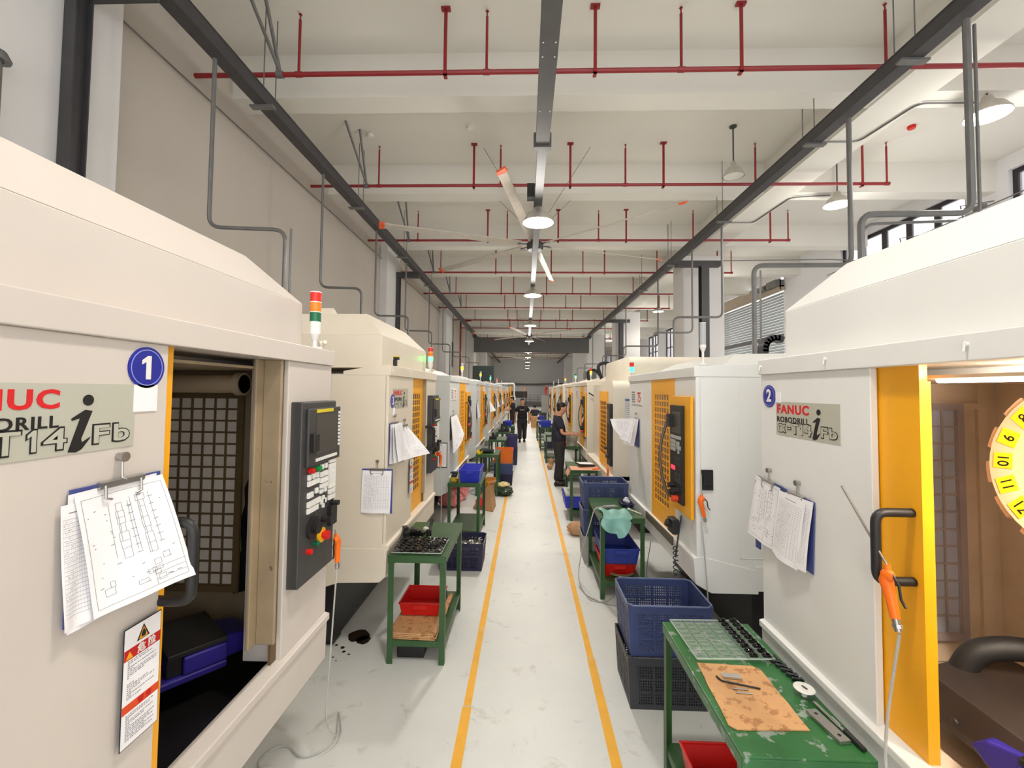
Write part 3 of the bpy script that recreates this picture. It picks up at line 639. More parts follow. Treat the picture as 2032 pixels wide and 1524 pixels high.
    if not closed and not lit:
        MB().cyl((W - .28, .27, zt - .10), (W - .28, 1.3, zt - .10), .042, n=20).cyl((W - .28, .27, zt - .10), (W - .28, .30, zt - .10), .052, n=20).build('telescopic_tube', mat('tarnished_tube', (196, 174, 146), .35, .1), t, smooth=True)
    # table
    MB().box(.35, W - .2, .45, 1.2, .74, .80).box(.35, W - .2, .5, .95, .66, .74).build('worktable', M_void, t, bevel=.004)
    # door
    d0 = uL - .17 if not closed else uL
    d1 = uL + (.053 if num == '1' else .035) + door_shift if not closed else 1.235
    if closed:
        dm = frame_panel(d0, d1, zs + .01, zt, d0 + .04, d1 - .14, 1.0, 1.91, .03, .05)
        d = dm.build('door', M_yellow, t); grille(d0 + .04, d1 - .14, 1.0, 1.91, 5, 16, .034, .037).build('door_grille', M_yellow, d)
        bx(d0 + .04, d1 - .14, .038, .044, 1.0, 1.91).build('door_pane', mat('smoky_pane', (96, 84, 80), .2), d)
    else:
        d = MB().box(d0, d1, .03, .055, zs + .01, zt).box(d1 - .012, d1, .055, .065, zs + .01, zt - .05).build('door', M_yellow, t)
    hu = d1 - (.045 if num == '1' else .035)
    MB().tube([(hu, .03, 1.575), (hu, -.085, 1.575), (hu, -.085, 1.36), (hu, .03, 1.36)], .014, 12, bend=.035).build('door_handle', M_black, d, smooth=True)
    operator_panel(t, 1.265, 1.595, 1.10, 1.89)
    nameplate(t, .10 if num != '2' else .135, .52 if num != '2' else .555, 1.80 - (.045 if num == '2' else 0), 1.955 - (.045 if num == '2' else 0), y=0)
    badge(t, bu, bz, num, y=-.0)
    if num == '1': bx(bu - .035, bu + .035, -.003, -.001, 1.885, 1.955).build('paper_card', M_paper, t)
    if num == '2': bx(.135, .175, -.005, -.002, 1.905, 1.955).build('paper_card', M_paper, t)
    if num == '3': bx(.10, .15, -.005, -.002, 1.75, 1.81).build('paper_card', M_paper, t)
    if warn: warning_label(t, uL - .115, uL - .005, 1.05, 1.345)
    if segs: beacon(t, 1.525, .035, zt + .07, segs, post=.05)
    MB().cyl((1.58, .03, zt + .075), (1.58, .03, zt + .10), .008).blob((1.59, .03, zt + .11), (.024, .018, .016), 10, 6).cyl((1.60, .03, zt + .112), (1.56, .0, zt + .115), .009).build('spray_nozzle', M_ivory, t, smooth=True)
    sc = MB()
    for (u, z) in () if num == '1' else ((.03, zt + .04), (.50, zt + .045), (1.05, zt + .045)): sc.cyl((u, -.022, z), (u, -.012, z), .006, n=8).cyl((u, -.024, z - .02), (u, -.02, z + .008), .003, n=6)
    if num != '1': sc.build('header_screws', paint, t)
    return t
m1 = robodrill('cream milling machine with blue badge 1 and open dark doorway, left foreground', (-1.0, .56, 0), PI / 2, '1', M_cream1, zt=2.066, ha=.135, hz=(2.36, 2.54))
m3 = robodrill('cream milling machine with blue badge 3 and closed yellow grid door, second on the left', (-1.0, 3.14, 0), PI / 2, '3', M_cream, uL=.69, closed=True, segs=('greenlit', 'orange', 'red'), bu=.10, bz=1.86)
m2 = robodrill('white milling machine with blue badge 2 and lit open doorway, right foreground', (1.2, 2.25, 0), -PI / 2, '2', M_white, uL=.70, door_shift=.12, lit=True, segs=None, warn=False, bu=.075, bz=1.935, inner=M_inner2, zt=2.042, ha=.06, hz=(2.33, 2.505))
MB().hexa([(.28, .55, 2.54), (.52, .55, 2.54), (.52, .75, 2.54), (.28, .75, 2.54)], [(.30, .56, 2.60), (.52, .60, 2.56), (.52, .75, 2.56), (.30, .75, 2.60)]).build('roof_flap', M_cream, m3)
o = MB().box(-.012, .012, -.02, .02, 0, .05).box(-.012, .03, -.015, .015, .05, .07).build('clip_tool', M_black, bevel=.003, loc=(-1.005, 3.30, 2.126)); MB().box(-.013, .031, -.016, .016, .070, .078).build('yellow_cap', mat('clip_yellow', (220, 190, 40), .5), o)
tag(o, 'small black and yellow clip tool standing on the header of machine 3', 'tool')
# things on the table of machine 1 : violet vice
def vice(label, loc, rotz):
    t = thing('machine_vice', label, 'vice', loc, rotz)
    MB().box(-.28, .20, -.16, .16, 0, .03).box(.05, .20, -.16, .16, .03, .10).box(-.28, -.20, -.14, .14, .03, .10).prism([(.20, .0), (.30, .0), (.34, .04), (.30, .08), (.20, .10)], -.09, .09, 'y').build('vice_body', M_purple, t, bevel=.008)
    MB().box(.0, .20, -.155, .155, .102, .122).box(-.28, -.12, -.14, .14, .102, .122).box(-.20, -.12, -.13, .13, .032, .10).box(.0, .05, -.14, .14, .032, .10).build('jaw', M_void, t, bevel=.003)
    MB().cyl((.3, 0, .04), (.38, 0, .04), .018, n=14).cyl((.36, 0, .04), (.40, 0, .04), .026, .024, n=16).build('screw_end', M_steel, t, smooth=True)
vice('violet machine vice inside the open doorway of machine 1', (-1.47, 1.74, .80), 0.9)
vice('violet machine vice at the lower right corner inside machine 2', (1.62, 1.18, .80), 1.9)
o = MB().box(-.13, .13, -.16, .16, 0, .10).box(-.13, .10, -.16, -.12, .10, .108).build('fixture_block', mat('grey_fixture_steel', (88, 86, 82), .35, .3), bevel=.004, loc=(-1.66, 1.52, .80), rot=(0, 0, .1))
MB()._add([(1.538, d, z) for d, z in ((.30, .98), (.41, .95), (.40, 1.10), (.375, 1.16), (.385, 1.3), (.365, 1.38), (.37, 1.46), (.345, 1.52), (.34, 1.44), (.315, 1.46), (.32, 1.3), (.30, 1.2))], [tuple(range(12))]).build('coolant_grime', M_void, m1)
tag(o, 'dark grey steel fixture block left of the violet vice in machine 1', 'fixture')
# inside machine 2
t = thing('tool_turret', 'cream tool changer disc with yellow numbered squares inside machine 2', 'tool turret', (1.66, 1.34, 1.74), -PI / 2)
t.rotation_euler = (math.radians(-8), 0, -PI / 2)
pr = []; NT = 14; r0 = .285
for i in range(NT):
    a0 = 2 * PI * i / NT
    for da, rr in ((-.16, r0), (-.09, r0), (-.07, r0 - .03), (-.035, r0 - .045), (.035, r0 - .045), (.07, r0 - .03), (.09, r0), (.16, r0)):
        a = a0 + da; pr.append((rr * math.cos(a), rr * math.sin(a)))
M_turret = mat('turret_cream', (226, 190, 154), .4)
g = MB().prism(pr, -.0, .05, 'y'); g.build('turret_disc', M_turret, t, bevel=.003)
MB().cyl((0, -.012, 0), (0, 0, 0), .26, n=48).cyl((0, -.04, 0), (0, -.012, 0), .09, n=30).build('turret_cover', M_turret, t, smooth=True)
M_tag = mat('tag_yellow', (246, 222, 30), .5)
for k in range(14):
    num = k + 1; a = math.radians(180 + (10 - num) * 21.5 * -1 + 4); R_ = .215
    x, z = R_ * math.cos(a), R_ * math.sin(a)
    o = MB().obox((x, -.0135, z), (.058, .002, .053), (0, -(a - PI), 0)).build('number_tag', M_tag, t)
    text('tag_number', str(num), .05, M_blk, o, (x, -.0152, z), rot=(PI / 2, -(a - PI) * 1 + PI / 2, 0), off=.0002, sx=.8)
MB().box(-.11, .11, -.02, .35, .16, .3).box(-.05, .05, .05, .3, -.1, .16).build('spindle_arm', M_inner2, t, bevel=.01)
t = MB().cyl((0, 0, 0), (0, 1.0, 0), .011, n=10).build('tube_light', mat('tube_glow', (255, 236, 214), .4, emis=26, var=0), loc=(1.36, .47, 2.0))
tag(t, 'glowing straight tube light under the lintel of machine 2', 'light')
ld = bpy.data.lights.new('tube_light_source', 'AREA'); ld.shape = 'RECTANGLE'; ld.size = .9; ld.size_y = .06; ld.energy = 58; ld.color = (1, .88, .74)
lo = bpy.data.objects.new('tube_light_source', ld); COL.objects.link(lo); lo.parent = t; lo.location = (0.02, .5, -.02); lo.rotation_euler = (0, math.radians(-15), PI / 2)
o = MB().hexa([(1.46, .55, .80), (2.1, .55, .80), (2.1, 1.8, .80), (1.46, 1.8, .80)], [(1.46, .55, .925), (2.1, .55, .925), (1.88, 1.84, .925), (1.50, 1.72, .925)]).cyl((1.46, 1.55, .85), (1.45, 1.55, .85), .012).build('table_cover', mat('brown_black_steel', (58, 50, 46), .4, .2, var=.1), bevel=.006)
tag(o, 'large dark brown steel table cover inside machine 2', 'machine cover')
o = MB().tube([(1.66, 1.74, .90), (1.69, 1.72, .99), (1.78, 1.68, 1.03), (1.92, 1.62, 1.03), (2.08, 1.52, 1.06), (2.16, 1.40, 1.10)], .04, 14, bend=.05).build('corrugated_hose', M_rubber, smooth=True)
tag(o, 'black corrugated hose bending over the dark cover in machine 2', 'hose')

# ---- second machine type: white with yellow swinging control board
def yellow_board_machine(label, loc, rotz, W=1.95, brd=(1.53, 1.93), door=(.87, 1.52), seg=('clear',), sx=None, zt=2.06, paint=M_grey):
    t = thing('machining_centre', label, 'milling machine', loc, rotz); D = 2.2; zs = .80
    MB().box(.0, W, .03, D, .72, zt).box(W - .0, W + .003, .3, 1.2, zs, zs + .004).box(W, W + .003, .3, .304, zs, zt).box(W, W + .003, 1.16, 1.164, zs, zt).box(-.003, 0, .3, 1.2, zs, zs + .004).box(-.003, 0, .3, .304, zs, zt).box(-.003, 0, .9, .904, zs, zt).build('body', paint, t)
    MB().box(0, door[0] - .02, 0, .035, zs, zt).build('front_panel', paint, t, bevel=.004); bx(door[1], W, 0, .035, zs, zt).build('front_panel', paint, t, bevel=.004)
    MB().prism([(-.012, zt), (.5, zt), (.5, zt + .10), (.0, zt + .075), (-.012, zt + .07)], -.005, W + .005, 'x').build('header', paint, t, bevel=.004)
    MB().hexa([(.06, .2, zt + .07), (W - .06, .2, zt + .07), (W - .06, D - .1, zt + .07), (.06, D - .1, zt + .07)], [(.3, .42, zt + .19), (W - .3, .42, zt + .19), (W - .12, D - .1, zt + .21), (.12, D - .1, zt + .21)]).build('roof_hood', M_ivory if paint is M_ivory else M_white, t, bevel=.006)
    MB().prism([(-.022, zs), (-.022, zs - .02), (-.01, .62), (.10, .56), (.42, .56), (.42, .72), (.03, zs + .01)], -.003, W + .003, 'x').prism([(.4, .58), (.4, .75), (D - .05, .75), (D - .05, .58)], -.004, W + .004, 'x').build('lower_skirt', paint, t, bevel=.004)
    MB().box(door[0] - .08, door[1] + .02, -.034, -.0225, zs - .06, zs + .005).build('sill_plate', mat('worn_sill', (112, 100, 86), .4, .3), t)
    MB().box(.15, W - .15, .45, D - .1, .06, .60).box(.2, .34, .5, .6, 0, .06).box(W - .34, W - .2, .5, .6, 0, .06).box(.2, .34, 1.7, 1.9, 0, .06).box(W - .34, W - .2, 1.7, 1.9, 0, .06).build('machine_bed', M_void, t)
    d0, d1 = door
    hz0, hz1 = .97, 1.93; hu0, hu1 = d0 + .09, d0 + .09 + (d1 - d0) * .62
    d = frame_panel(d0, d1, zs, zt, hu0, hu1, hz0, hz1, .0, .02).build('door', M_yellow, t)
    grille(hu0, hu1, hz0, hz1, 6, 17, .003, .006, .014).build('door_grille', M_yellow, d)
    bx(hu0, hu1, .0065, .012, hz0, hz1).build('door_pane', mat('brown_pane', (134, 104, 86), .25), d)
    hx = d1 - .02
    MB().tube([(hx, .0, 1.74), (hx, -.05, 1.74), (hx - .02, -.10, 1.55), (hx - .02, -.11, 1.4), (hx - .01, -.09, 1.25), (hx, -.05, 1.12), (hx, .0, 1.12)], .012, 10, bend=.05).build('door_handle', mat('smoky_bronze_tube', (110, 98, 88), .3, .4), d, smooth=True)
    b0, b1 = brd
    b = MB().box(b0, b1, -.03, -.008, 1.05, 1.92).box(b0 + .05, b1 - .05, -.008, .0, 1.2, 1.8).build('control_board', M_yellow, t, bevel=.004)
    q0, q1 = b0 + .02, b0 + (b1 - b0) * .72
    MB().box(q0, q1, -.05, -.03, 1.12, 1.85).build('control_insert', M_black, b, bevel=.003)
    w = q1 - q0
    MB().box(q0 + .2 * w, q1 - .1 * w, -.052, -.05, 1.64, 1.80).build('screen', M_screen, b)
    MB().box(q0 + .06 * w, q0 + .3 * w, -.085, -.05, 1.68, 1.78).build('card_slot', M_black, b, bevel=.003)
    k = MB()
    for i in range(7): k.box(q0 + .1 * w + i * .12 * w, q0 + .18 * w + i * .12 * w, -.056, -.05, 1.595, 1.62)
    for i in range(4):
        for j in range(3): k.box(q0 + .1 * w + i * .1 * w, q0 + .19 * w + i * .1 * w, -.056, -.05, 1.50 + j * .03, 1.526 + j * .03)
    for (i, j) in ((0, 1), (1, 0), (1, 1), (1, 2), (2, 1), (0, 2)): k.box(q0 + .58 * w + i * .11 * w, q0 + .68 * w + i * .11 * w, -.056, -.05, 1.49 + j * .03, 1.518 + j * .03)
    k.build('keypad', mat('grey_keys', (176, 176, 170), .5), b)
    k = MB()
    for i in range(3):
        for j in range(3): k.box(q0 + .6 * w + i * .11 * w, q0 + .68 * w + i * .11 * w, -.055, -.05, 1.40 + j * .022, 1.415 + j * .022).box(q0 + .5 * w + i * .14 * w, q0 + .6 * w + i * .14 * w, -.055, -.05, 1.27 + j * .025, 1.29 + j * .025)
    k.build('keypad', M_dark, b)
    bx(q0 + .12 * w, q0 + .42 * w, -.053, -.05, 1.355, 1.385).build('red_display', mat('red_display_glow', (255, 40, 60), .4, emis=2, var=0), b)
    for (a, z) in ((.3, 1.235), (.35, 1.185), (.65, 1.21)): MB().cyl((q0 + a * w, -.09, z), (q0 + a * w, -.05, z), .02, n=14).build('selector_knob', M_black, b, smooth=True)
    MB().cyl((q0 + .6 * w, -.09, 1.15), (q0 + .6 * w, -.05, 1.15), .024, n=16).build('emergency_stop', mat('stop_orange_red', (226, 70, 30), .4), b, smooth=True)
    # sign sheet T5
    o = bx(.10, .55, -.003, 0, 1.80, 1.97).build('sign_sheet', M_whitep, t)
    text('sign_lettering', 'T5', .15, M_redink, o, (.42, -.0036, 1.885), off=.002, shear=.15, sx=.85)
    g = MB()
    for j in range(5):
        for i in range(5): g.box(.12 + i * .03, .143 + i * .03, -.0042, -.003, 1.83 + j * .026, 1.848 + j * .026)
    g.box(.12, .53, -.0042, -.003, 1.805, 1.812); g.build('sign_print', M_ink, o)
    if seg:
        beacon(t, sx if sx is not None else W - .12, .10, zt + .09, seg, r=.022, hs=.16 if seg == ('clear',) else .05, post=.10, base=.05)
    return t
ry = yellow_board_machine('white machine with yellow control board and tall clear beacon, second on the right', (1.2, 5.05, 0), -PI / 2, paint=M_white)
MB().tube([(1.953, 1.5 - .63, 1.555), (1.99, .87, 1.55), (1.99, .87, 1.40), (1.953, .87, 1.395)], .01, 8, bend=.02).build('side_handle', M_galv, ry, smooth=True)
MB().box(1.953, 1.97, .03, .11, 1.27, 1.41).box(1.97, 1.978, .045, .10, 1.30, 1.40).build('side_switch_box', M_black, ry, bevel=.003)
MB().box(1.60, 1.72, -.09, -.035, .88, .99).cyl((1.66, -.12, .96), (1.66, -.05, .93), .03).build('socket_box', M_black, ry, bevel=.01)
# ribbed black cable chain on its roof
L5 = yellow_board_machine('pale grey machine with yellow control board and red T5 sign, third on the left', (-1.0, 5.70, 0), PI / 2, seg=('yellowlit', 'clear'), sx=1.75)
lf = [('pale grey machine with yellow board, fourth on the left, beside the dark rag cart', 8.74), ('fifth machine on the left, with grey clipboard, fanned papers and teal beacon', 11.75), ('sixth machine on the left, under the red beacon', 14.8),
      ('seventh machine on the left, far down the row', 17.9), ('eighth machine on the left, next to the last', 21.0), ('farthest machine on the left row', 24.1)]
for i, (lab, y) in enumerate(lf):
    c = copy_tree(L5); c.location = (-1.0, y, 0); tag(c, lab)
    for ch in c.children:
        if ch.name.startswith('signal_light'):
            if i >= 4: ch.scale = (1, 1, .5)
            for q in ch.children:
                if q.name.startswith('lens') and not q.name.startswith('lens_ring'):
                    pass
            if i == 0: ch.rotation_euler = (0, .22, 0)
R4 = yellow_board_machine('ivory machine behind the worker, with black cable loops and yellow beacon', (1.2, 10.45, 0), -PI / 2, seg=('yellowlit', 'red'), sx=1.75, paint=M_ivory)
rf = [('ivory machine next after the worker, lit green at its top', 13.1), ('sixth machine on the right row, partly behind the worker', 16.0), ('seventh machine on the right row, tall black edge', 19.0), ('farthest machine on the right row', 22.0)]
for i, (lab, y) in enumerate(rf):
    c = copy_tree(R4); c.location = (1.2, y, 0); tag(c, lab)
# recolour distant beacons
def relens(root, cols):
    for ch in root.children:
        if ch.name.startswith('signal_light'):
            ls = sorted([q for q in ch.children if q.name.startswith('lens') and not q.name.startswith('lens_ring')], key=lambda q: min(v.co.z for v in q.data.vertices))
            for q, cname in zip(ls, cols):
                q.data = q.data.copy(); q.data.materials[0] = M_seg[cname]
mach = [o for o in COL.objects if o.get('category') == 'milling machine']
for o in mach:
    l = o['label']
    if l.startswith('fifth machine on the left'): relens(o, ('teallit', 'clear'))
    if l[:20] in ('seventh machine on t', 'eighth machine on th', 'farthest machine on '): relens(o, ('clear', 'clear'))
    if l.startswith('sixth machine on the left'): relens(o, ('redlit', 'clear'))
    if l.startswith('ivory machine next'): relens(o, ('greenlit', 'green'))

# ---- rounded cream machine, third on the right
t = thing('rounded_machine', 'rounded cream machine with narrow yellow grid door, third on the right', 'milling machine', (1.2, 8.2, 0), -PI / 2)
def rrect(x0, x1, z0, z1, r, n=6):
    P = []
    for cx, cz, a0 in ((x1 - r, z1 - r, 0), (x0 + r, z1 - r, PI / 2), (x0 + .02, z0 + .02, PI), (x1 - .02, z0 + .02, 1.5 * PI)):
        q = r if a0 < PI else .02
        for k in range(n + 1):
            a = a0 + PI / 2 * k / n; P.append((cx + q * math.cos(a), cz + q * math.sin(a)))
    return P
Wc = 2.22
MB().prism(rrect(0, 1.02, .72, 2.06, .10), .08, 2.0, 'y').prism(rrect(1.24, Wc, .72, 2.10, .13), .0, 2.0, 'y').box(1.02, 1.24, .10, 2.0, .72, 2.0).prism(rrect(1.0, 1.9, .72, 2.08, .10), .04, 1.9, 'y').build('body', M_ivory, t, smooth=True)
MB().prism(rrect(-.1, 1.85, 2.0, 2.47, .14), .32, 1.9, 'y').build('upper_cover', M_ivory, t, smooth=True)
MB().prism([(-.05, .80), (-.03, .60), (.1, .55), (1.9, .55), (1.9, .80)], 0, Wc, 'x').build('lower_skirt', M_ivory, t, bevel=.004)
MB().box(.15, Wc - .15, .4, 1.8, 0, .60).build('machine_bed', M_void, t)
d = frame_panel(1.20, 1.86, .84, 1.95, 1.26, 1.78, 1.0, 1.80, -.014, -.002).build('door', M_yellow, t)
grille(1.26, 1.78, 1.0, 1.80, 4, 12, -.009, -.006, .014).build('door_grille', M_yellow, d); bx(1.26, 1.78, -.0055, -.0022, 1.0, 1.80).build('door_pane', mat('rusty_pane', (104, 58, 32), .3), d)
o = MB().box(1.93, 2.19, -.035, -.0, .92, 1.78).build('operator_panel', M_black, t, bevel=.01)
bx(1.97, 2.12, -.04, -.035, 1.5, 1.7).build('screen', M_screen, o); MB().cyl((2.04, -.07, 1.05), (2.04, -.03, 1.05), .03).cyl((1.98, -.07, 1.15), (1.98, -.03, 1.15), .02).build('selector_knob', M_dark, o, smooth=True)
o = bx(Wc, Wc + .004, .16, .52, 1.50, 1.86).build('side_poster', mat('poster_grey', (208, 210, 212), .35), t)
MB().box(Wc + .004, Wc + .005, .16, .52, 1.82, 1.85).box(Wc + .004, Wc + .005, .16, .52, 1.51, 1.525).build('poster_band', mat('poster_blue', (96, 110, 150), .4), o)
g = MB()
for j in range(9): g.box(Wc + .004, Wc + .005, .19, .49, 1.55 + j * .028, 1.556 + j * .028)
g.build('poster_print', M_ink, o)
bx(Wc, Wc + .004, .08, .22, 1.36, 1.42).build('black_label', M_black, t)
beacon(t, Wc - .08, .27, 2.06, ('teallit', 'red'), r=.03, hs=.06, post=.12, base=.05)
# cable loops on top of right machines, and cable chain behind machine 2
for i, pts in enumerate((((1.55, 8.9, 2.2), (1.45, 8.9, 2.5), (1.7, 8.95, 2.55), (2.1, 9.0, 2.2)), ((1.45, 10.0, 2.2), (1.42, 10.0, 2.42), (1.6, 10.0, 2.45), (1.8, 10.0, 2.2)), ((1.95, 8.7, 2.2), (1.95, 8.7, 2.6), (2.4, 8.8, 2.6), (2.6, 8.8, 2.2)))):
    o = MB().tube(pts, .035, 10, bend=.2).build('cable_hose', M_rubber, smooth=True)
    tag(o, ('larger black cable loop arching behind the yellow beacon', 'smaller black cable loop left of the yellow beacon', 'black cable bundle rising beside the rounded cream cover')[i], 'hose')
t = thing('cable_chain', 'black plastic cable chain curving above the white machine beside machine 2', 'cable chain', (2.28, 4.1, 2.22))
N_ = 7
for i in range(N_):
    a = PI - i / (N_ - 1) * PI * .62; p = Vector((.10 * math.cos(a) + .03, 0, .14 + .10 * math.sin(a)))
    MB().obox(p, (.055, .10, .06), (0, -(a) + PI, 0)).cyl(p + Vector((0, -.056, 0)), p + Vector((0, -.05, 0)), .009).build('chain_link', M_black, t, bevel=.004)
bx(-.10, -.045, -.05, .05, .03, .14).build('chain_link', M_black, t, bevel=.004)
# ------------------------------------------------------------------ papers and clipboards
def lerp3(P, s, t, bulge, bdir, wave=0, ph=0):
    a, b, c, d = P  # TL TR BL BR
    p = (Vector(a) * (1 - s) + Vector(b) * s) * (1 - t) + (Vector(c) * (1 - s) + Vector(d) * s) * t
    return p + Vector(bdir) * (bulge * math.sin(PI * s) * (.35 + .65 * t) + wave * math.sin(s * 7 + t * 4 + ph) * t)
def paper(parent, P, bulge, bdir, kind='drawing', seed=1, wave=.004, name='paper_sheet'):
    fn = lambda s, t: lerp3(P, s, t, bulge, bdir, wave, seed)
    o = MB().sheet(fn, 10, 12).build(name, M_paper, parent, smooth=True)
    rnd = random.Random(seed); g = MB(); bd = Vector(bdir).normalized()
    A_, B_, C_ = Vector(P[0]), Vector(P[1]), Vector(P[2])
    nr = (B_ - A_).cross(C_ - A_).normalized()
    if nr.dot(bd) < 0: nr = -nr
    def line(s0, t0, s1, t1, w=.0011):
        n = max(1, int(max(abs(s1 - s0), abs(t1 - t0)) * 8))
        ds, dt = s1 - s0, t1 - t0; l = math.hypot(ds, dt) or 1; ox, oy = -dt / l * w / .21, ds / l * w / .3
        vs = []
        for k in range(n + 1):
            s = s0 + ds * k / n; t = t0 + dt * k / n
            for sg in (-1, 1): vs.append(fn(s + sg * ox / 2, t + sg * oy / 2) + nr * .0009)
        g._add(vs, [(2 * k, 2 * k + 1, 2 * k + 3, 2 * k + 2) for k in range(n)])
    if kind == 'drawing':
        def rect(a, b, c, d): line(a, b, c, b); line(c, b, c, d); line(c, d, a, d); line(a, d, a, b)
        rect(.05, .05, .95, .95)
        for (cx, tops) in ((.42, .15), (.66, .12)):
            z = tops
            while z < .62:
                h = rnd.uniform(.05, .11); w = rnd.uniform(.03, .055); rect(cx - w, z, cx + w, z + h)
                if rnd.random() < .6: line(cx - w * .5, z, cx - w * .5, z + h)
                z += h
            line(cx - .11, tops, cx - .11, .6); line(cx + .1, tops, cx + .1, .58)
            for k in range(7): line(cx + .08, tops + .04 + k * .07, cx + .14, tops + .04 + k * .07, .0016)
        for k in range(9):
            a = rnd.uniform(.1, .75); b = rnd.uniform(.66, .88); rect(a, b, a + rnd.uniform(.04, .12), b + rnd.uniform(.02, .06))
        rect(.62, .8, .95, .95); line(.62, .85, .95, .85); line(.62, .9, .95, .9)
        for k in range(30):
            a = rnd.uniform(.08, .9); b = rnd.uniform(.08, .9); line(a, b, a + rnd.uniform(.01, .05), b + rnd.uniform(-.004, .004), .002)
    else:
        for k in range(24): line(.08, .12 + k * .034, .92, .12 + k * .034, .0008)
        for k in range(11): line(.08 + k * .084, .12, .08 + k * .084, .12 + 23 * .034, .0008)
        for k in range(60):
            i = rnd.randrange(6); j = rnd.randrange(20); a = .1 + i * .084; b = .137 + j * .034; line(a, b, a + rnd.uniform(.02, .05), b + rnd.uniform(-.006, .006), .0016)
        line(.3, .07, .7, .07, .003)
    g.build('printed_lines', M_ink, o)
    return o
def clipboard(label, base, nrm, along, w=.225, h=.315, hook=.05, board=None, tilt=0, group=None):
    """board hangs on a wall face; nrm = outward normal, along = direction of its width; base = top left corner"""
    b = Vector(base); n = Vector(nrm); a = (Vector(along) + Vector((0, 0, tilt))).normalized(); dn = Vector((0, 0, -1)) + Vector(along) * tilt
    t = thing('clipboard', label, 'clipboard', b, group=group); z = Vector((0, 0, 0))
    def P(u, v, d=0): return a * u + dn * v + n * d
    MB().hexa([P(0, 0, .004), P(w, 0, .004), P(w, h, .004), P(0, h, .004)], [P(0, 0, .008), P(w, 0, .008), P(w, h, .008), P(0, h, .008)]).build('board', board or M_blueboard, t, bevel=.0015)
    c = MB().hexa([P(w * .25, -.004, .008), P(w * .75, -.004, .008), P(w * .75, .016, .008), P(w * .25, .016, .008)], [P(w * .25, -.002, .02), P(w * .75, -.002, .02), P(w * .75, .012, .016), P(w * .25, .012, .016)])
    c.tube([P(w * .3, .005, .018), P(w * .3, .035, .02), P(w * .36, .04, .02)], .003, 6).tube([P(w * .7, .005, .018), P(w * .7, .035, .02), P(w * .64, .04, .02)], .003, 6)
    c.build('spring_clip', M_steel, t)
    MB().cyl(P(w * .5, -hook, .0), P(w * .5, -hook, .016), .010, n=14).cyl(P(w * .5, -hook, .014), P(w * .5, -hook, .02), .012, n=14).tube([P(w * .5, -hook, .01), P(w * .5, -.005, .012), P(w * .52, -.0, .02)], .0025, 6).build('magnet_hook', M_steel, t, smooth=True)
    return t, P
# machine 1
t, P = clipboard('clipboard with a curled engineering drawing hanging on the front of machine 1', (-1.0, .925, 1.722), (1, 0, 0), (0, 1, 0), w=.235, h=.30, hook=.055)
paper(t, (P(-.005, .01, .009), P(.22, .004, .009), P(.0, .31, .013), P(.2, .31, .013)), .0, (1, 0, 0), 'form', 3)
paper(t, (P(.005, .015, .012), P(.235, .01, .012), P(.045, .30, .035), P(.255, .285, .105)), -.012, (1, 0, 0), 'drawing', 7, .005)
paper(t, (P(-.02, .03, .010), P(.03, .03, .011), P(-.012, .3, .02), P(.05, .3, .02)), .0, (1, 0, 0), 'form', 4)
# machine 2
t, P = clipboard('clipboard with hand sketched sheet, farther of two on machine 2', (1.2, 2.285, 1.53), (-1, 0, 0), (0, -1, 0), w=.225, h=.30, hook=.05, tilt=-.06)
paper(t, (P(.0, .0, .010), P(.21, .01, .010), P(-.03, .31, .03), P(.19, .31, .02)), .01, (-1, 0, 0), 'drawing', 11)
t, P = clipboard('clipboard with ruled table form, nearer of two on machine 2', (1.2, 2.065, 1.515), (-1, 0, 0), (0, -1, 0), w=.225, h=.30, hook=.05, tilt=-.06)
paper(t, (P(.04, .01, .018), P(.225, .0, .012), P(.03, .30, .02), P(.21, .30, .03)), .012, (-1, 0, 0), 'form', 12)
paper(t, (P(.0, .012, .02), P(.19, .012, .02), P(-.01, .30, .045), P(.17, .31, .04)), .012, (-1, 0, 0), 'form', 13)
o = bx(1.19, 1.197, 2.26, 2.30, 1.16, 1.5).build('clipboard', M_blueboard); o.location = (0, 0, 0)
tag(o, 'bare blue board edge hanging behind the papers at the far corner of machine 2', 'clipboard')
# machine 3
t, P = clipboard('clipboard with stack of curled sheets at the near corner of machine 3', (-1.0, 3.16, 1.70), (1, 0, 0), (0, 1, 0), w=.225, h=.31, hook=.05)
for k in range(3): paper(t, (P(.0 + .01 * k, .01, .012 + .012 * k), P(.2 + .01 * k, .01, .012 + .012 * k), P(-.005, .30 - .01 * k, .015 + .03 * k), P(.19, .30 - .01 * k, .02 + .03 * k)), .01, (1, 0, 0), 'form', 20 + k)
t, P = clipboard('clipboard with wide flaring drawing, right beside the yellow door of machine 3', (-1.0, 3.42, 1.66), (1, 0, 0), (0, 1, 0), w=.225, h=.28, hook=.04)
paper(t, (P(.0, .0, .012), P(.2, .02, .012), P(-.02, .27, .05), P(.25, .25, .20)), -.02, (1, 0, 0), 'drawing', 31)
t, P = clipboard('white form on a clipboard hung on the side wall of machine 3', (-1.18, 3.14, 1.372), (0, -1, 0), (1, 0, 0), w=.225, h=.32, hook=.055)
paper(t, (P(.004, .012, .010), P(.218, .012, .010), P(-.002, .315, .013), P(.212, .318, .016)), .002, (0, -1, 0), 'form', 33)
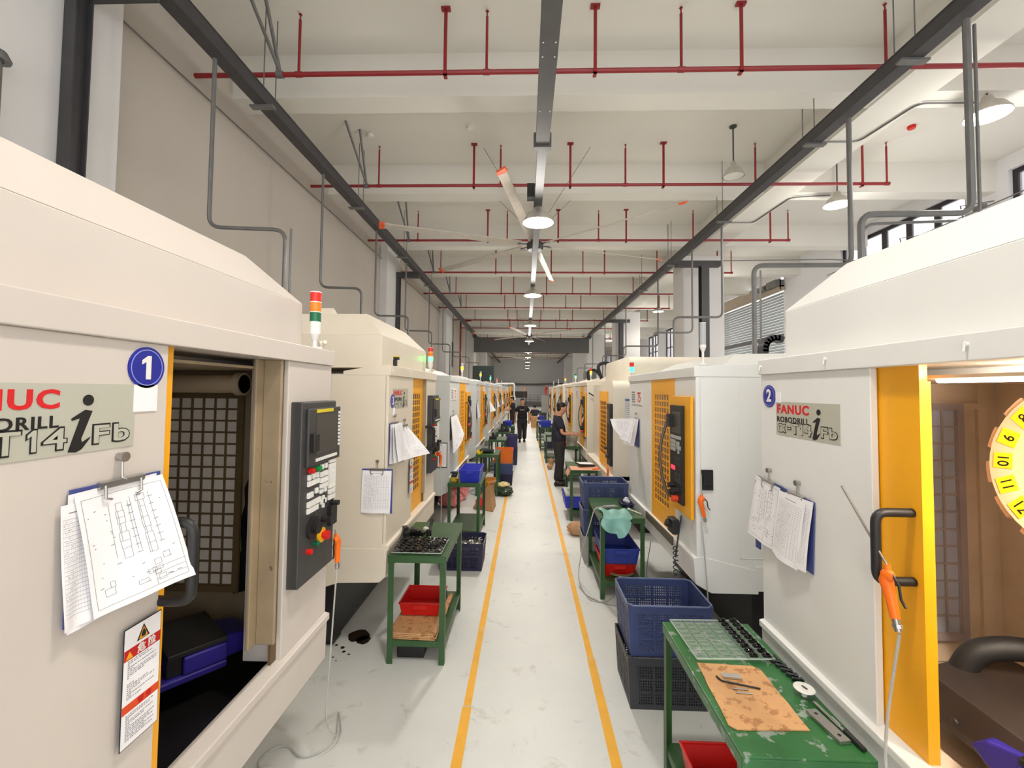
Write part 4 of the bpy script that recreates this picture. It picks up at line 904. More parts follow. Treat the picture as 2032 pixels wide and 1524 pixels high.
# right second machine
t, P = clipboard('clipboard with fanned blank sheets on the white machine beside its T5 sign', (1.2, 4.83, 1.665), (-1, 0, 0), (0, -1, 0), w=.225, h=.30, hook=.05)
paper(t, (P(.02, .0, .012), P(.225, .0, .012), P(.0, .29, .12), P(.2, .29, .05)), .01, (-1, 0, 0), 'form', 41)
paper(t, (P(-.0, .05, .05), P(.12, .0, .02), P(.05, .22, .17), P(.16, .25, .10)), .02, (-1, 0, 0), 'drawing', 42)
paper(t, (P(-.03, .02, .26), P(.14, .0, .02), P(.06, .12, .24), P(.15, .27, .08)), .02, (-1, 0, 0), 'drawing', 43)
# left third machine
t, P = clipboard('large curled blank sheet on a clipboard below the T5 sign of the third left machine', (-1.0, 5.73, 1.60), (1, 0, 0), (0, 1, 0), w=.42, h=.32, hook=.06, board=M_dark)
paper(t, (P(.0, .01, .012), P(.42, .0, .02), P(.05, .50, .05), P(.5, .28, .13)), .02, (1, 0, 0), 'drawing', 51)
t, P = clipboard('grey covered clipboard on the side wall of the third left machine', (-1.26, 5.70, 1.255), (0, -1, 0), (1, 0, 0), w=.24, h=.33, hook=.05, board=M_dark)
paper(t, (P(.004, .012, .010), P(.232, .012, .010), P(.004, .315, .013), P(.232, .315, .014)), .004, (0, -1, 0), 'form', 52)
# smaller sheets farther away
for (lab, base, n, a, seed, flare, brd) in (
    ('blue clipboard with sheet on the fourth left machine', (-1.0, 8.8, 1.68), (1, 0, 0), (0, 1, 0), 61, .06, None),
    ('grey clipboard with fanned sheets on the fifth left machine', (-1.0, 11.8, 1.65), (1, 0, 0), (0, 1, 0), 62, .18, M_dark),
    ('sheet hanging on the sixth left machine', (-1.0, 14.85, 1.66), (1, 0, 0), (0, 1, 0), 63, .12, None),
    ('sheet hanging on the seventh left machine', (-1.0, 17.95, 1.66), (1, 0, 0), (0, 1, 0), 64, .1, None),
    ('diamond shaped curled sheet on the ivory machine before the worker', (1.2, 8.85, 1.6), (-1, 0, 0), (0, -1, 0), 65, .07, None),
    ('white curled sheet on the machine just right of the worker head', (1.2, 12.95, 1.7), (-1, 0, 0), (0, -1, 0), 66, .14, None),
    ('small sheet left of the worker head', (1.2, 15.8, 1.65), (-1, 0, 0), (0, -1, 0), 67, .12, M_dark)):
    t, P = clipboard(lab, base, n, a, board=brd)
    paper(t, (P(.0, .01, .012), P(.2, .0, .014), P(.02, .30, .03), P(.26, .26, flare)), .02, n, 'form', seed)
o = MB().box(1.185, 1.197, 8.72, 8.95, 1.0, 1.36).build('clipboard', M_blueboard, bevel=.002); tag(o, 'blue clipboard hanging low on the ivory machine before the worker', 'clipboard')

# ------------------------------------------------------------------ air guns
def airgun(label, p, rz, tilt, nozzle=.22, hose=None, hl='', lean=.2):
    t = thing('air_gun', label, 'air gun', p, rz); t.rotation_euler = (tilt, 0, rz)
    g = MB().tube([(0, 0, -.075), (0, .002, -.02), (.0, .0, .03), (.0, .012, .05)], [.013, .015, .019, .016], 10).blob((0, .012, .045), (.016, .024, .02), 10, 6).cyl((0, .012, .04), (0, .02, .075), .012, .008)
    g.build('gun_body', M_orange, t, smooth=True)
    MB().tube([(0, .03, .05), (0, .045, .02), (0, .04, -.02), (0, .05, -.04)], .004, 6).build('trigger', M_black, t, smooth=True)
    MB().cyl((0, .02, .07), (0, .025 + nozzle * lean, .07 + nozzle), .0035, n=8).build('nozzle_rod', M_steel, t)
    MB().cyl((0, 0, -.11), (0, 0, -.075), .010, n=10).cyl((0, 0, -.10), (0, 0, -.09), .013, n=8).build('hose_coupler', M_steel, t, smooth=True)
    if hose:
        o = MB().tube(hose, .0042, 8, bend=.12, seg=6).build('air_hose', M_clear, smooth=True)
        tag(o, hl, 'hose')
airgun('orange air gun hanging beside the operator panel of machine 1', (-.955, 2.22, 1.14), PI, -.05, .03,
       [(-.955, 2.22, 1.03), (-.985, 2.24, .6), (-1.02, 2.27, .2), (-1.0, 2.45, .006), (-1.13, 2.7, .006), (-1.02, 2.42, .006), (-1.15, 2.3, .006), (-1.3, 2.42, .006), (-1.4, 2.3, .006), (-1.2, 2.12, .006)], 'clear air hose hanging and looping on the floor by machine 1')
airgun('orange air gun with long thin nozzle hanging at the yellow door of machine 2', (1.115, 1.385, 1.35), PI, .30, .25,
       [(1.115, 1.35, 1.24), (1.13, 1.42, .95), (1.135, 1.44, .80), (1.10, 1.36, .6), (1.12, 1.3, .2), (1.2, 1.2, .02)], 'clear air hose hanging along the yellow door of machine 2', -.5)
airgun('orange air gun with raised nozzle on the white machine beside machine 2', (1.215, 3.05, 1.17), -PI / 2, .25, .14,
       [(1.215, 3.05, 1.06), (1.25, 3.06, .7), (1.27, 3.06, .3), (1.3, 3.2, .02)], 'clear air hose hanging on the side of the white machine beside machine 2')
airgun('orange air gun hanging at the far end of machine 3', (-.945, 4.86, 1.17), PI, .1, .02,
       [(-.945, 4.86, 1.06), (-.93, 4.87, .8), (-.93, 4.87, .3), (-1.05, 5.0, .02)], 'pale air hose hanging at the far end of machine 3')
airgun('orange air gun low at the rounded cream machine', (1.12, 5.93, .86), 0, .1, .02)
o = MB()
hx, hy = 1.262, 3.13
o.tube([(1.185, 3.35, 1.02), (1.15, 3.33, .85), (1.13, 3.32, .72)], .006, 6)
for k in range(60): pass
pts = [(1.13 + .018 * math.cos(k * .9), 3.32 + .018 * math.sin(k * .9), .80 - k * .005) for k in range(90)]
o.tube(pts, .004, 6)
o = o.build('spiral_cable', M_black, smooth=True); tag(o, 'black coiled cord hanging below the control board of the white machine', 'cord')

# ------------------------------------------------------------------ carts
def make_cart(top=None, L=.80, Wd=.42, H=.76, sz=.16, name='green_cart', label=''):
    """origin at near left foot corner; x across, y along"""
    t = thing(name, label, 'cart', group='green steel carts beside the machines')
    a = .04
    MB().box(0, Wd, 0, L, H - .008, H).box(0, Wd, 0, .004, H - .05, H - .008).box(0, Wd, L - .004, L, H - .05, H - .008).box(0, .004, .004, L - .004, H - .05, H - .008).box(Wd - .004, Wd, .004, L - .004, H - .05, H - .008).build('cart_top', top or M_green, t, bevel=.002)
    for x in (.0045, Wd - .0045):
        for y in (.0045, L - .0045):
            sx = 1 if x < .1 else -1; sy = 1 if y < .1 else -1
            MB().box(min(x, x + sx * a), max(x, x + sx * a), min(y, y + sy * .005), max(y, y + sy * .005), 0, H - .01).box(min(x, x + sx * .005), max(x, x + sx * .005), min(y, y + sy * a), max(y, y + sy * a), 0, H - .01).build('leg', M_green, t)
    MB().box(.01, Wd - .01, .01, L - .01, sz - .006, sz).box(.01, Wd - .01, .01, .014, sz - .04, sz - .006).box(.01, .014, .014, L - .01, sz - .04, sz - .006).box(Wd - .014, Wd - .01, .014, L - .01, sz - .04, sz - .006).build('lower_shelf', M_green, t, bevel=.002)
    return t
cart0 = make_cart(label='worn green cart in the right foreground, carrying cardboard and a clear tray', top=M_greentop, Wd=.435, L=.83)
cart0.location = (.72, 1.49, 0)
c = make_cart(label='green cart on the left in front of machine 3, with a tray of black parts'); c.location = (-.975, 3.12, 0); cartA = c
carts = [((.715, 4.16, 0), 'green cart in front of the white machine, with a turquoise plastic bag', M_greentop)]
for loc, lab, m in carts:
    c = copy_tree(cartA); c.location = loc; tag(c, lab)
for loc, lab in (((-.985, 5.55, 0), 'green cart on the left carrying the cobalt blue bin'), ((-.91, 8.02, 0), 'green cart on the left with dark rags and a white bottle'), ((-.88, 10.4, 0), 'fourth green cart on the left, beside the dark blue crates'),
                 ((-.85, 12.3, 0), 'fifth green cart on the left, holding dark tooling'), ((-.80, 14.4, 0), 'sixth green cart on the left, under a blue bin'),
                 ((.68, 6.6, 0), 'green cart near the worker with a brown sheet hanging off its top'), ((.78, 9.35, 0), 'green cart next to the worker holding a grey bucket'), ((.55, 11.8, 0), 'green cart behind the worker loaded with clear boxes'),
                 ((.48, 14.2, 0), 'small distant green cart with a blue sack'), ((.45, 17.0, 0), 'farthest dark green cart on the right')):
    c = copy_tree(cartA); c.location = loc; tag(c, lab)
# ------------------------------------------------------------------ crates and bins
def crate(name, label, m, x0, x1, y0, y1, z0, z1, holes=True, r=.03, group=None, rim=.012, cat='crate', zrot=0):
    t = thing(name, label, cat, ((x0 + x1) / 2, (y0 + y1) / 2, z0), zrot, group)
    w, d, h = (x1 - x0) / 2, (y1 - y0) / 2, z1 - z0; k = .93
    wall = MB(); th = .004
    def side(A, B, out):  # A,B bottom corners; top corners scaled
        A = Vector(A); B = Vector(B); At = Vector((A.x / k, A.y / k, h)); Bt = Vector((B.x / k, B.y / k, h)); o = Vector(out) * th
        def q(s, v): return (A * (1 - s) + B * s) * (1 - v) + (At * (1 - s) + Bt * s) * v
        def slab(s0, s1, v0, v1, e=0): 
            b = [q(s0, v0), q(s1, v0), q(s1, v1), q(s0, v1)]; wall.hexa([p - o * (1 + e) for p in b], [p + o * (.2 + e) for p in b])
        if not holes: slab(0, 1, 0, 1)
        else:
            L = (B - A).length; slab(0, 1, 0, .10); slab(0, 1, .84, 1); slab(0, .10, .1, .84); slab(.9, 1, .1, .84)
            n = max(2, int(L / .10)); rows = 3
            for i in range(n + 1): s = .1 + .8 * i / n; slab(s - .012, s + .012, .1, .84, .6)
            for j in range(1, rows): v = .1 + .74 * j / rows; slab(.1, .9, v - .015, v + .015, .6)
            m_ = int(L * .8 / .014)
            for i in range(m_): s = .1 + .8 * i / m_; slab(s - .0035 / L, s + .0035 / L, .1, .84)
            for j in range(1, int(h * .74 / .016)): v = .1 + .74 * j / int(h * .74 / .016); slab(.1, .9, v - .0035 / h, v + .0035 / h)
        for s in (0.0, 1.0): pass
    a, b = w * k, d * k
    side((-a, -b, 0), (a, -b, 0), (0, -1, 0)); side((a, b, 0), (-a, b, 0), (0, 1, 0)); side((a, -b, 0), (a, b, 0), (1, 0, 0)); side((-a, b, 0), (-a, -b, 0), (-1, 0, 0))
    wall.box(-a, a, -b, b, 0, .005)
    wall.build('crate_body', m, t)
    R_ = MB(); c = .03
    R_.tube([(-w + c, -d, h), (w - c, -d, h), (w, -d + c, h), (w, d - c, h), (w - c, d, h), (-w + c, d, h), (-w, d - c, h), (-w, -d + c, h), (-w + c, -d, h)], .006, 6)
    R_.build('crate_rim', M_navyrim if m is M_navy else m, t, smooth=True)
    return t
crate('crate', 'charcoal perforated crate, lower of the two stacked in the right foreground', M_char, .645, 1.165, 2.75, 3.15, 0, .315, group='perforated crates')
crate('crate', 'slate blue perforated crate, upper of the two stacked in the right foreground', M_navy, .645, 1.165, 2.75, 3.15, .318, .63, group='perforated crates')
for i, (z0, m, lab) in enumerate(((0, mat('dusty_grey_crate', (168, 166, 160), .6), 'dusty grey crate at the bottom of the tall stack behind the second right cart'), (.303, M_navy, 'middle navy crate of the tall stack behind the second right cart'), (.606, M_navy, 'top navy crate of the tall stack behind the second right cart'))):
    crate('crate', lab, m, .665, 1.18, 5.0, 5.38, z0, z0 + .30, group='perforated crates')
cr = crate('crate', 'dark navy perforated crate full of metal parts behind the left cart', M_navyd, -.93, -.44, 4.72, 5.1, 0, .29)
def parts_pile(label, x0, x1, y0, y1, z, n, m, seed, size=.035, zr=.03):
    rnd = random.Random(seed); g = MB()
    for k in range(n):
        g.obox((rnd.uniform(x0, x1), rnd.uniform(y0, y1), z + rnd.uniform(0, zr)), (size * rnd.uniform(.6, 1.5), size * rnd.uniform(.3, .7), size * rnd.uniform(.2, .6)), (rnd.uniform(-.6, .6), rnd.uniform(-.6, .6), rnd.uniform(0, 3)))
    g.k = 0
    o = g.build('metal_parts', m); tag(o, label, 'metal parts', kind='stuff'); return o
parts_pile('heap of small bright metal parts filling the dark navy crate', -.88, -.49, 4.77, 5.05, .20, 260, M_steel, 2)
bx(-.9, -.47, 4.75, 5.07, .14, .19).build('parts_bed', M_steel, None); tag(bpy.data.objects['parts_bed'], 'layer of grey metal parts low in the dark navy crate', 'metal parts', kind='stuff')
def bin_(label, m, x0, x1, y0, y1, z0, z1, group=None, cat='bin', name='plastic_bin', rot=0):
    t = thing(name, label, cat, ((x0 + x1) / 2, (y0 + y1) / 2, z0), rot, group)
    w, d, h = (x1 - x0) / 2, (y1 - y0) / 2, z1 - z0; k = .88; th = .004
    g = MB(); a, b = w * k, d * k
    for (A, B, o) in (((-a, -b), (a, -b), (0, -1)), ((a, b), (-a, b), (0, 1)), ((a, -b), (a, b), (1, 0)), ((-a, b), (-a, -b), (-1, 0))):
        O = Vector((o[0], o[1], 0)) * th; q = [Vector((A[0], A[1], 0)), Vector((B[0], B[1], 0)), Vector((B[0] / k, B[1] / k, h)), Vector((A[0] / k, A[1] / k, h))]
        g.hexa([p - O for p in q], [p for p in q])
        for f in (.3, .7):
            c0 = q[0].lerp(q[1], f - .02); c1 = q[0].lerp(q[1], f + .02); c2 = q[3].lerp(q[2], f + .02); c3 = q[3].lerp(q[2], f - .02)
            g.hexa([c0, c1, c2, c3], [p + O * .8 for p in (c0, c1, c2, c3)])
    g.box(-a, a, -b, b, 0, .004); g.build('bin_body', m, t)
    rim = MB().box(-w - .004, w + .004, -d - .004, -d + .006, h - .012, h + .002).box(-w - .004, w + .004, d - .006, d + .004, h - .012, h + .002).box(-w - .004, -w + .006, -d, d, h - .012, h + .002).box(w - .006, w + .004, -d, d, h - .012, h + .002)
    rim.box(-w * .35, w * .35, -d - .012, -d - .003, h - .045, h - .012)
    rim.build('bin_rim', m, t, bevel=.002); return t
bin_('cobalt blue bin standing on the second left cart', M_bluep, -.845, -.575, 5.58, 6.1, .762, .92)
bin_('red bin standing on cardboard on the lower shelf of the left cart', M_redp, -.955, -.64, 3.36, 3.66, .215, .315)
bin_('red bin of metal offcuts on the lower shelf of the right foreground cart', M_redp, .745, 1.06, 1.6, 2.14, .162, .30)
bin_('blue bin tilted inside the cart with the turquoise bag', M_bluep if False else mat('royal_blue_plastic', (48, 66, 160), .4), .76, 1.10, 4.22, 4.8, .30, .45)
bin_('red bin under the blue bin in the cart with the turquoise bag', M_redp, .77, 1.08, 4.28, 4.8, .162, .285)
bin_('blue bin with clear blister packs under the cart near the worker', M_bluep, .60, 1.0, 6.62, 7.15, .18, .36)
bin_('small navy tray with clear pouches on the cart with the turquoise bag', M_navyd, 1.0, 1.12, 4.52, 4.74, .762, .80)
bin_('yellow bin on the lower shelf of the dark rag cart', mat('amber_plastic', (232, 160, 20), .4), -.75, -.56, 8.08, 8.5, .162, .26)
crate('crate', 'bright orange crate on top of navy ones beside the dark rag cart', mat('orange_crate_plastic', (224, 110, 20), .4), -.64, -.25, 8.95, 9.4, .45, .72, holes=False)
crate('crate', 'navy crate just below the orange crate', M_navy, -.64, -.25, 8.95, 9.4, .225, .445, holes=False)
crate('crate', 'navy crate on the floor at the bottom under the orange crate', M_navyd, -.64, -.25, 8.95, 9.4, 0, .22, holes=False)
crate('crate', 'dark violet blue crate beside the fourth left cart', mat('violet_navy_plastic', (52, 44, 98), .4), -.52, -.2, 11.4, 11.9, .42, .76, holes=False)
crate('crate', 'lower dark crate under the violet blue one beside the fourth left cart', M_navyd, -.52, -.2, 11.4, 11.9, 0, .41, holes=False)
bin_('yellow small bin on the corner of the second left cart', mat('olive_yellow_plastic', (196, 168, 20), .4), -.955, -.875, 5.60, 5.75, .762, .82)
bin_('yellow box on the near edge of the dark rag cart', mat('lemon_plastic', (236, 204, 24), .4), -.90, -.80, 8.04, 8.3, .762, .81)
bin_('distant blue bin on the sixth left cart', M_bluep, -.70, -.45, 14.5, 14.9, .762, .92)
bin_('distant blue sack-like bin on the small right cart', M_bluep, .50, .85, 14.3, 14.8, .762, .95)
bin_('navy box under clear boxes on the cart behind the worker', M_navyd, .52, .95, 11.82, 12.3, .38, .56)
for i in range(2):
    o = MB().box(.53 + .2 * i, .71 + .2 * i, 11.85, 12.2, .57, .72).build('clear_box', mat('cloudy_plastic', (206, 210, 208), .3)); tag(o, ('left', 'right')[i] + ' cloudy plastic box above the navy box behind the worker', 'box')
# ------------------------------------------------------------------ things on the right foreground cart (top at z=.76)
Z0 = .76
def blister(label, c, ax, ay, nx, ny, fill, seed):
    """clear tray spanned by corner c and edge vectors ax, ay"""
    c = Vector(c); ax = Vector(ax); ay = Vector(ay); t = thing('blister_tray', label, 'tray', c)
    g = MB(); up = Vector((0, 0, 1))
    P = lambda s, v, z=0: ax * s + ay * v + up * z
    g.hexa([P(0, 0, .012), P(1, 0, .012), P(1, 1, .012), P(0, 1, .012)], [P(0, 0, .0135), P(1, 0, .0135), P(1, 1, .0135), P(0, 1, .0135)])
    for i in range(nx):
        for j in range(ny):
            s0, s1, v0, v1 = (i + .15) / nx, (i + .85) / nx, (j + .15) / ny, (j + .85) / ny
            g.hexa([P(s0, v0, .001), P(s1, v0, .001), P(s1, v1, .001), P(s0, v1, .001)], [P(s0 - .02 / nx, v0, .012), P(s1, v0, .012), P(s1, v1, .012), P(s0, v1, .012)])
    g.build('tray_sheet', M_tray, t)
    r = MB()
    for (a, b) in (((0, 0), (1, 0)), ((1, 0), (1, 1)), ((1, 1), (0, 1)), ((0, 1), (0, 0))): r.cyl(P(*a, .013), P(*b, .013), .003, n=6)
    if nx == 6:
        for i in range(nx):
            for j in range(ny):
                q = [P((i + s) / nx, (j + v) / ny, .0145) for s, v in ((.15, .15), (.85, .15), (.85, .85), (.15, .85))]
                for k in range(4): r.cyl(q[k], q[(k + 1) % 4], .0007, n=4, caps=False)  # thin pale outlines stand in for glints on the dimple edges
    r.build('tray_rim_glints', mat('rim_and_glint_plastic', (206, 222, 208), .15, alpha=.6), t)
    rnd = random.Random(seed)
    ang = math.atan2(ax.y, ax.x)
    for i in range(nx):
        for j in range(ny):
            if not fill(i, j): continue
            p = P((i + .5) / nx, (j + .5) / ny, .016)
            w = ax.length / nx * (.62 if nx == 6 else .9); d = ay.length / ny * (.5 if nx == 6 else .72)
            q = MB().obox((0, 0, .004), (w, d, .010), (0, 0, 0)).obox((w * .2, 0, .012), (w * .35, d * .7, .008), (0, .3, 0)).cyl((-w * .3, -d * .3, .011), (-w * .3, d * .3, .011), .004, n=8)
            o = q.build('machined_part', M_blkchrome, None, bevel=.0012, loc=c + p, rot=(0, 0, ang + rnd.uniform(-.25, .25)))
            yield o
M_blkchrome = mat('black_chrome', (86, 84, 84), .12, 1.0, var=.2)
for k, o in enumerate(blister('clear blister tray half filled with dark metal parts on the right foreground cart', (.768, 1.985, Z0 + .002), (.345, .012, 0), (-.012, .325, 0), 6, 9, lambda i, j: i >= 4, 3)):
    tag(o, 'dark shiny machined part in the right columns of the clear tray on the right cart', 'machined part', 'machined parts in the right cart tray')
for k, o in enumerate(blister('clear tray full of dark shiny parts at the near end of the left cart', (-.955, 3.14, Z0 + .002), (.36, .0, 0), (.0, .31, 0), 7, 6, lambda i, j: True, 4)):
    o.rotation_euler[2] += random.Random(k).uniform(-.8, .8)
    tag(o, 'dark shiny machined part in the full tray on the left cart', 'machined part', 'machined parts in the left cart tray')
def card(label, pts, z, th=.004, seed=1):
    g = MB(); rnd = random.Random(seed)
    P = [Vector((x, y)) for x, y in pts]; Q = []
    for i, p in enumerate(P):
        n = P[(i + 1) % len(P)]
        for k in range(5): q = p.lerp(n, k / 5); Q.append((q.x + (rnd.uniform(-.002, .002) if k else 0), q.y + (rnd.uniform(-.002, .002) if k else 0)))
    g.prism(Q, z, z + th, 'z'); return tag(g.build('cardboard_sheet', M_card), label, 'cardboard')
card('brown cardboard sheet with oil marks on the right foreground cart', [(.735, 1.62), (.755, 1.60), (1.012, 1.607), (1.018, 1.94), (.995, 1.963), (.762, 1.975)], Z0 + .001)
o = MB().obox((.868, 1.878, Z0 + .012), (.075, .024, .010), (0, 0, -.1)).build('aluminium_bar', mat('satin_aluminium', (206, 202, 196), .3, .7), bevel=.001); tag(o, 'short silver bar lying on the cardboard beside the hex key', 'metal bar')
o = MB().tube([(.805, 1.878, Z0 + .010), (.812, 1.85, Z0 + .010), (.948, 1.808, Z0 + .010)], .0035, 6, bend=.012).build('hex_key', M_void, smooth=True); tag(o, 'L-shaped dark hex key on the cardboard', 'hex key')
for i, (y, x) in enumerate(((1.805, .868), (1.782, .872))):
    o = MB().cyl((x - .03, y + .003, Z0 + .0085), (x + .03, y - .003, Z0 + .0085), .0028, n=10).build('dowel_pin', M_steel, smooth=True); tag(o, ('silver dowel pin on the cardboard, nearer the hex key', 'silver dowel pin on the cardboard, farther from the hex key')[i], 'pin')
for k in range(6):
    y = 2.02 - k * .03; x = 1.108 + k * .005
    o = MB().obox((0, 0, .008), (.045, .012, .015)).obox((.012, 0, .018), (.012, .013, .006)).build('machined_part', M_blkchrome, None, bevel=.0015, loc=(x, y, Z0 + .001), rot=(0, 0, -.5))
    tag(o, 'dark shiny clip part in the row behind the white disc on the right cart', 'machined part', 'row of clip parts on the right cart')
t = thing('white_disc', 'round white plastic disc with small centre plate on the right foreground cart', 'disc', (1.108, 1.79, Z0 + .026))
MB().lathe([(.0001, -.0), (.036, 0), (.038, .003), (.036, .006), (.0001, .007)], n=30).build('disc_body', M_whitep, t, smooth=True)
MB().obox((0, -.002, .008), (.008, .022, .002), (0, 0, .3)).build('centre_plate', M_dark, t)
MB().cyl((0, 0, -.026), (0, 0, 0), .01).build('disc_foot', M_whitep, t)
o = MB().box(-.021, .021, -.075, .075, 0, .014).build('steel_block', M_steel, bevel=.002, loc=(1.085, 1.625, Z0 + .001), rot=(0, 0, .14)); tag(o, 'flat grey steel plate with two dark holes on the right cart', 'steel plate')
MB().cyl((0, -.05, .0141), (0, -.05, .0146), .006, n=12).cyl((0, .05, .0141), (0, .05, .0146), .006, n=12).build('bolt_hole', M_blk, o)
o = MB().cyl((1.117, 1.745, Z0 + .008), (1.128, 1.60, Z0 + .008), .006, n=10).cyl((1.124, 1.66, Z0 + .008), (1.127, 1.62, Z0 + .008), .009, n=10).build('screwdriver', M_chrome, smooth=True); tag(o, 'chrome shafted screwdriver along the back edge of the right cart', 'screwdriver')
o = MB().cyl((1.13, 1.60, Z0 + .010), (1.135, 1.52, Z0 + .010), .010, .008, n=10).build('file_tool', M_black, smooth=True); tag(o, 'black tool handle at the back edge nearest end of the right cart', 'tool')
# red bin contents
o = MB().cyl((.80, 1.98, .23), (.99, 1.96, .235), .036, n=20).cyl((.795, 1.98, .23), (.80, 1.98, .23), .038, n=20).build('steel_tube', M_steel, smooth=True); tag(o, 'short fat steel tube lying in the right red bin', 'steel tube')
o = MB().hexa([(.86, 1.78, .22), (1.02, 1.76, .22), (1.02, 1.94, .262), (.88, 1.93, .262)], [(.86, 1.78, .226), (1.02, 1.76, .226), (1.02, 1.94, .268), (.88, 1.93, .268)]).build('steel_plate', mat('dull_steel', (120, 116, 112), .5, .4)); tag(o, 'dull grey plate leaning on the tube in the right red bin', 'steel plate')
parts_pile('loose metal offcuts in the bottom of the right red bin', .79, 1.01, 1.66, 2.05, .175, 70, M_steel, 8, .04, .02)
# ------------------------------------------------------------------ left cart things
o = MB()
for (x, y, z, w, d, h, r) in ((-.955, 3.53, .03, .05, .09, .04, .3), (-.91, 3.58, .02, .09, .03, .035, .8), (-.955, 3.50, .075, .04, .06, .03, .5), (-.90, 3.52, .055, .05, .05, .03, .1), (-.86, 3.56, .02, .10, .04, .03, -.3), (-.86, 3.52, .045, .04, .04, .025, .9)):
    o.obox((x, y, Z0 + z), (w, d, h), (0, 0, r))
o = o.build('clamp_cluster', M_void, bevel=.004); tag(o, 'dark steel clamps heaped at the back of the left cart', 'clamps')
o = MB().cyl((-.83, 3.66, Z0 + .022), (-.78, 3.60, Z0 + .022), .02, n=14).cyl((-.845, 3.678, Z0 + .022), (-.83, 3.66, Z0 + .022), .009, .02, n=14).build('white_bottle', M_whitep, smooth=True); tag(o, 'small white bottle lying between clamps and wrench on the left cart', 'bottle')
o = MB().tube([(-.77, 3.52, Z0 + .03), (-.775, 3.58, Z0 + .03), (-.775, 3.66, Z0 + .10)], .012, 8).cyl((-.77, 3.52, Z0 + .005), (-.77, 3.52, Z0 + .06), .022, n=14).build('wrench', M_void, smooth=True); tag(o, 'black ring wrench propped on the left cart', 'wrench')
o = MB().obox((-.745, 3.47, Z0 + .012), (.04, .025, .02), (0, 0, .2)).build('green_block', mat('olive_block', (60, 96, 50), .5), bevel=.002); tag(o, 'small green block on the left cart beside the wrench', 'block')
o = MB().obox((-.69, 3.41, Z0 + .022), (.05, .006, .005), (0, 0, .2)).build('chalk_stick', M_whitep); tag(o, 'tiny white stick on the edge of the tray on the left cart', 'stick')
for i in range(4):
    dx = (.0, .01, -.004, .006)[i]
    card(('bottom', 'second', 'third', 'top')[i] + ' sheet of the cardboard pile on the lower shelf of the left cart', [(-.97 + dx, 3.15), (-.63 + dx, 3.14), (-.62 + dx, 3.55), (-.96 + dx, 3.56)], .162 + i * .012, .009, seed=i)
card('folded cardboard piece poking out right of the left red bin', [(-.64, 3.36), (-.60, 3.36), (-.60, 3.74), (-.63, 3.74)], .213, .008, 9)
o = MB().box(-.92, -.72, 3.2, 3.42, .0, .09).build('floor_block', M_void, bevel=.01); tag(o, 'black block on the floor under the left cart', 'block')
o = MB().obox((-.69, 3.8, .20), (.05, .06, .07), (.3, 0, .3)).build('grey_fitting', M_galv, bevel=.004); tag(o, 'grey fitting behind the red bin on the left cart', 'fitting')
# oil stain under machine 3 and marks
g = MB(); rnd = random.Random(6)
for (cx, cy, r) in ((-1.30, 3.46, .09), (-1.24, 3.40, .06), (-1.36, 3.30, .018), (-1.33, 3.25, .014), (-1.28, 3.22, .01), (-1.42, 3.33, .012), (-1.38, 3.18, .008), (-1.34, 3.14, .006)):
    n = 14; g._add([(cx + r * rnd.uniform(.75, 1.1) * math.cos(2 * PI * k / n), cy + r * rnd.uniform(.75, 1.1) * math.sin(2 * PI * k / n), .002) for k in range(n)], [tuple(range(n))])
o = g.build('oil_stain', mat('oil_stain_brown', (44, 28, 20), .25)); tag(o, 'dark brown oil stain on the floor beneath machine 3', 'oil stain')
# ------------------------------------------------------------------ bags, sacks, soft things
def sheet_bag(name, label, m, c, size, seed, rot=0, fold=.5):
    rnd = random.Random(seed); t = MB(); w, d, h = size
    t.blob((0, 0, h / 2), (w / 2, d / 2, h / 2), 18, 12, jit=.10, seed=seed, flat=-h / 2 * .92)
    o = t.build(name, m, None, smooth=False, loc=c, rot=(0, 0, rot)); tag(o, label, 'bag'); return o
M_kraft = mat('kraft_paper', (190, 146, 104), .8, var=.08, bump=.3, bscale=15)
# paper carrier bag with red logo, slumped
t = thing('paper_bag', 'slumped brown kraft paper carrier bag with a red round print on the floor', 'bag', (-.66, 7.25, 0))
g = MB().hexa([(-.20, -.05, 0), (.16, -.26, 0), (.18, .12, 0), (-.16, .16, 0)], [(-.02, -.07, .30), (.10, -.10, .44), (.14, .08, .42), (-.0, .08, .30)])
g.build('bag_body', M_kraft, t, bevel=.01)
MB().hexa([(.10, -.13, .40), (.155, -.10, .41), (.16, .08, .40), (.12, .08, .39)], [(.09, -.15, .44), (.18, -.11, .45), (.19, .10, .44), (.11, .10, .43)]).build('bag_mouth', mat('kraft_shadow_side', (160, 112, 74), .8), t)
MB().cyl((-.07, -.134, .13), (-.07, -.142, .135), .07, n=20).build('red_print', M_redp, t)
o = sheet_bag('plastic_bag', 'dark green and yellow plastic bag on the yellow line', mat('dark_green_bag', (42, 60, 42), .3, bump=.4, bscale=12), (-.38, 9.05 - .9, 0), (.34, .34, .16), 4, .3)
o = sheet_bag('plastic_bag', 'pale yellow plastic bag lying on top of the dark green bag', mat('pale_yellow_bag', (220, 204, 140), .4, bump=.4, bscale=12), (-.40, 8.2, .13), (.24, .22, .10), 5, .3)
M_pink = mat('pink_bag', (232, 140, 140), .35, var=.12, scale=12, bump=.4, bscale=12)
o = sheet_bag('plastic_bag', 'pink plastic bag under the machine behind the second left cart', M_pink, (-1.24, 7.3, 0), (.42, .4, .26), 6)
o = sheet_bag('plastic_bag', 'upper pink plastic bag behind the second left cart', M_pink, (-1.16, 7.75, .0), (.34, .3, .40), 7)
o = sheet_bag('paper_bag', 'small crumpled kraft bag on the floor beside the tall crate stack', M_kraft, (.72, 6.0, 0), (.28, .24, .17), 8)
o = sheet_bag('paper_bag', 'small crumpled kraft bag at the feet of the worker', M_kraft, (.62, 10.9, 0), (.14, .13, .13), 9)
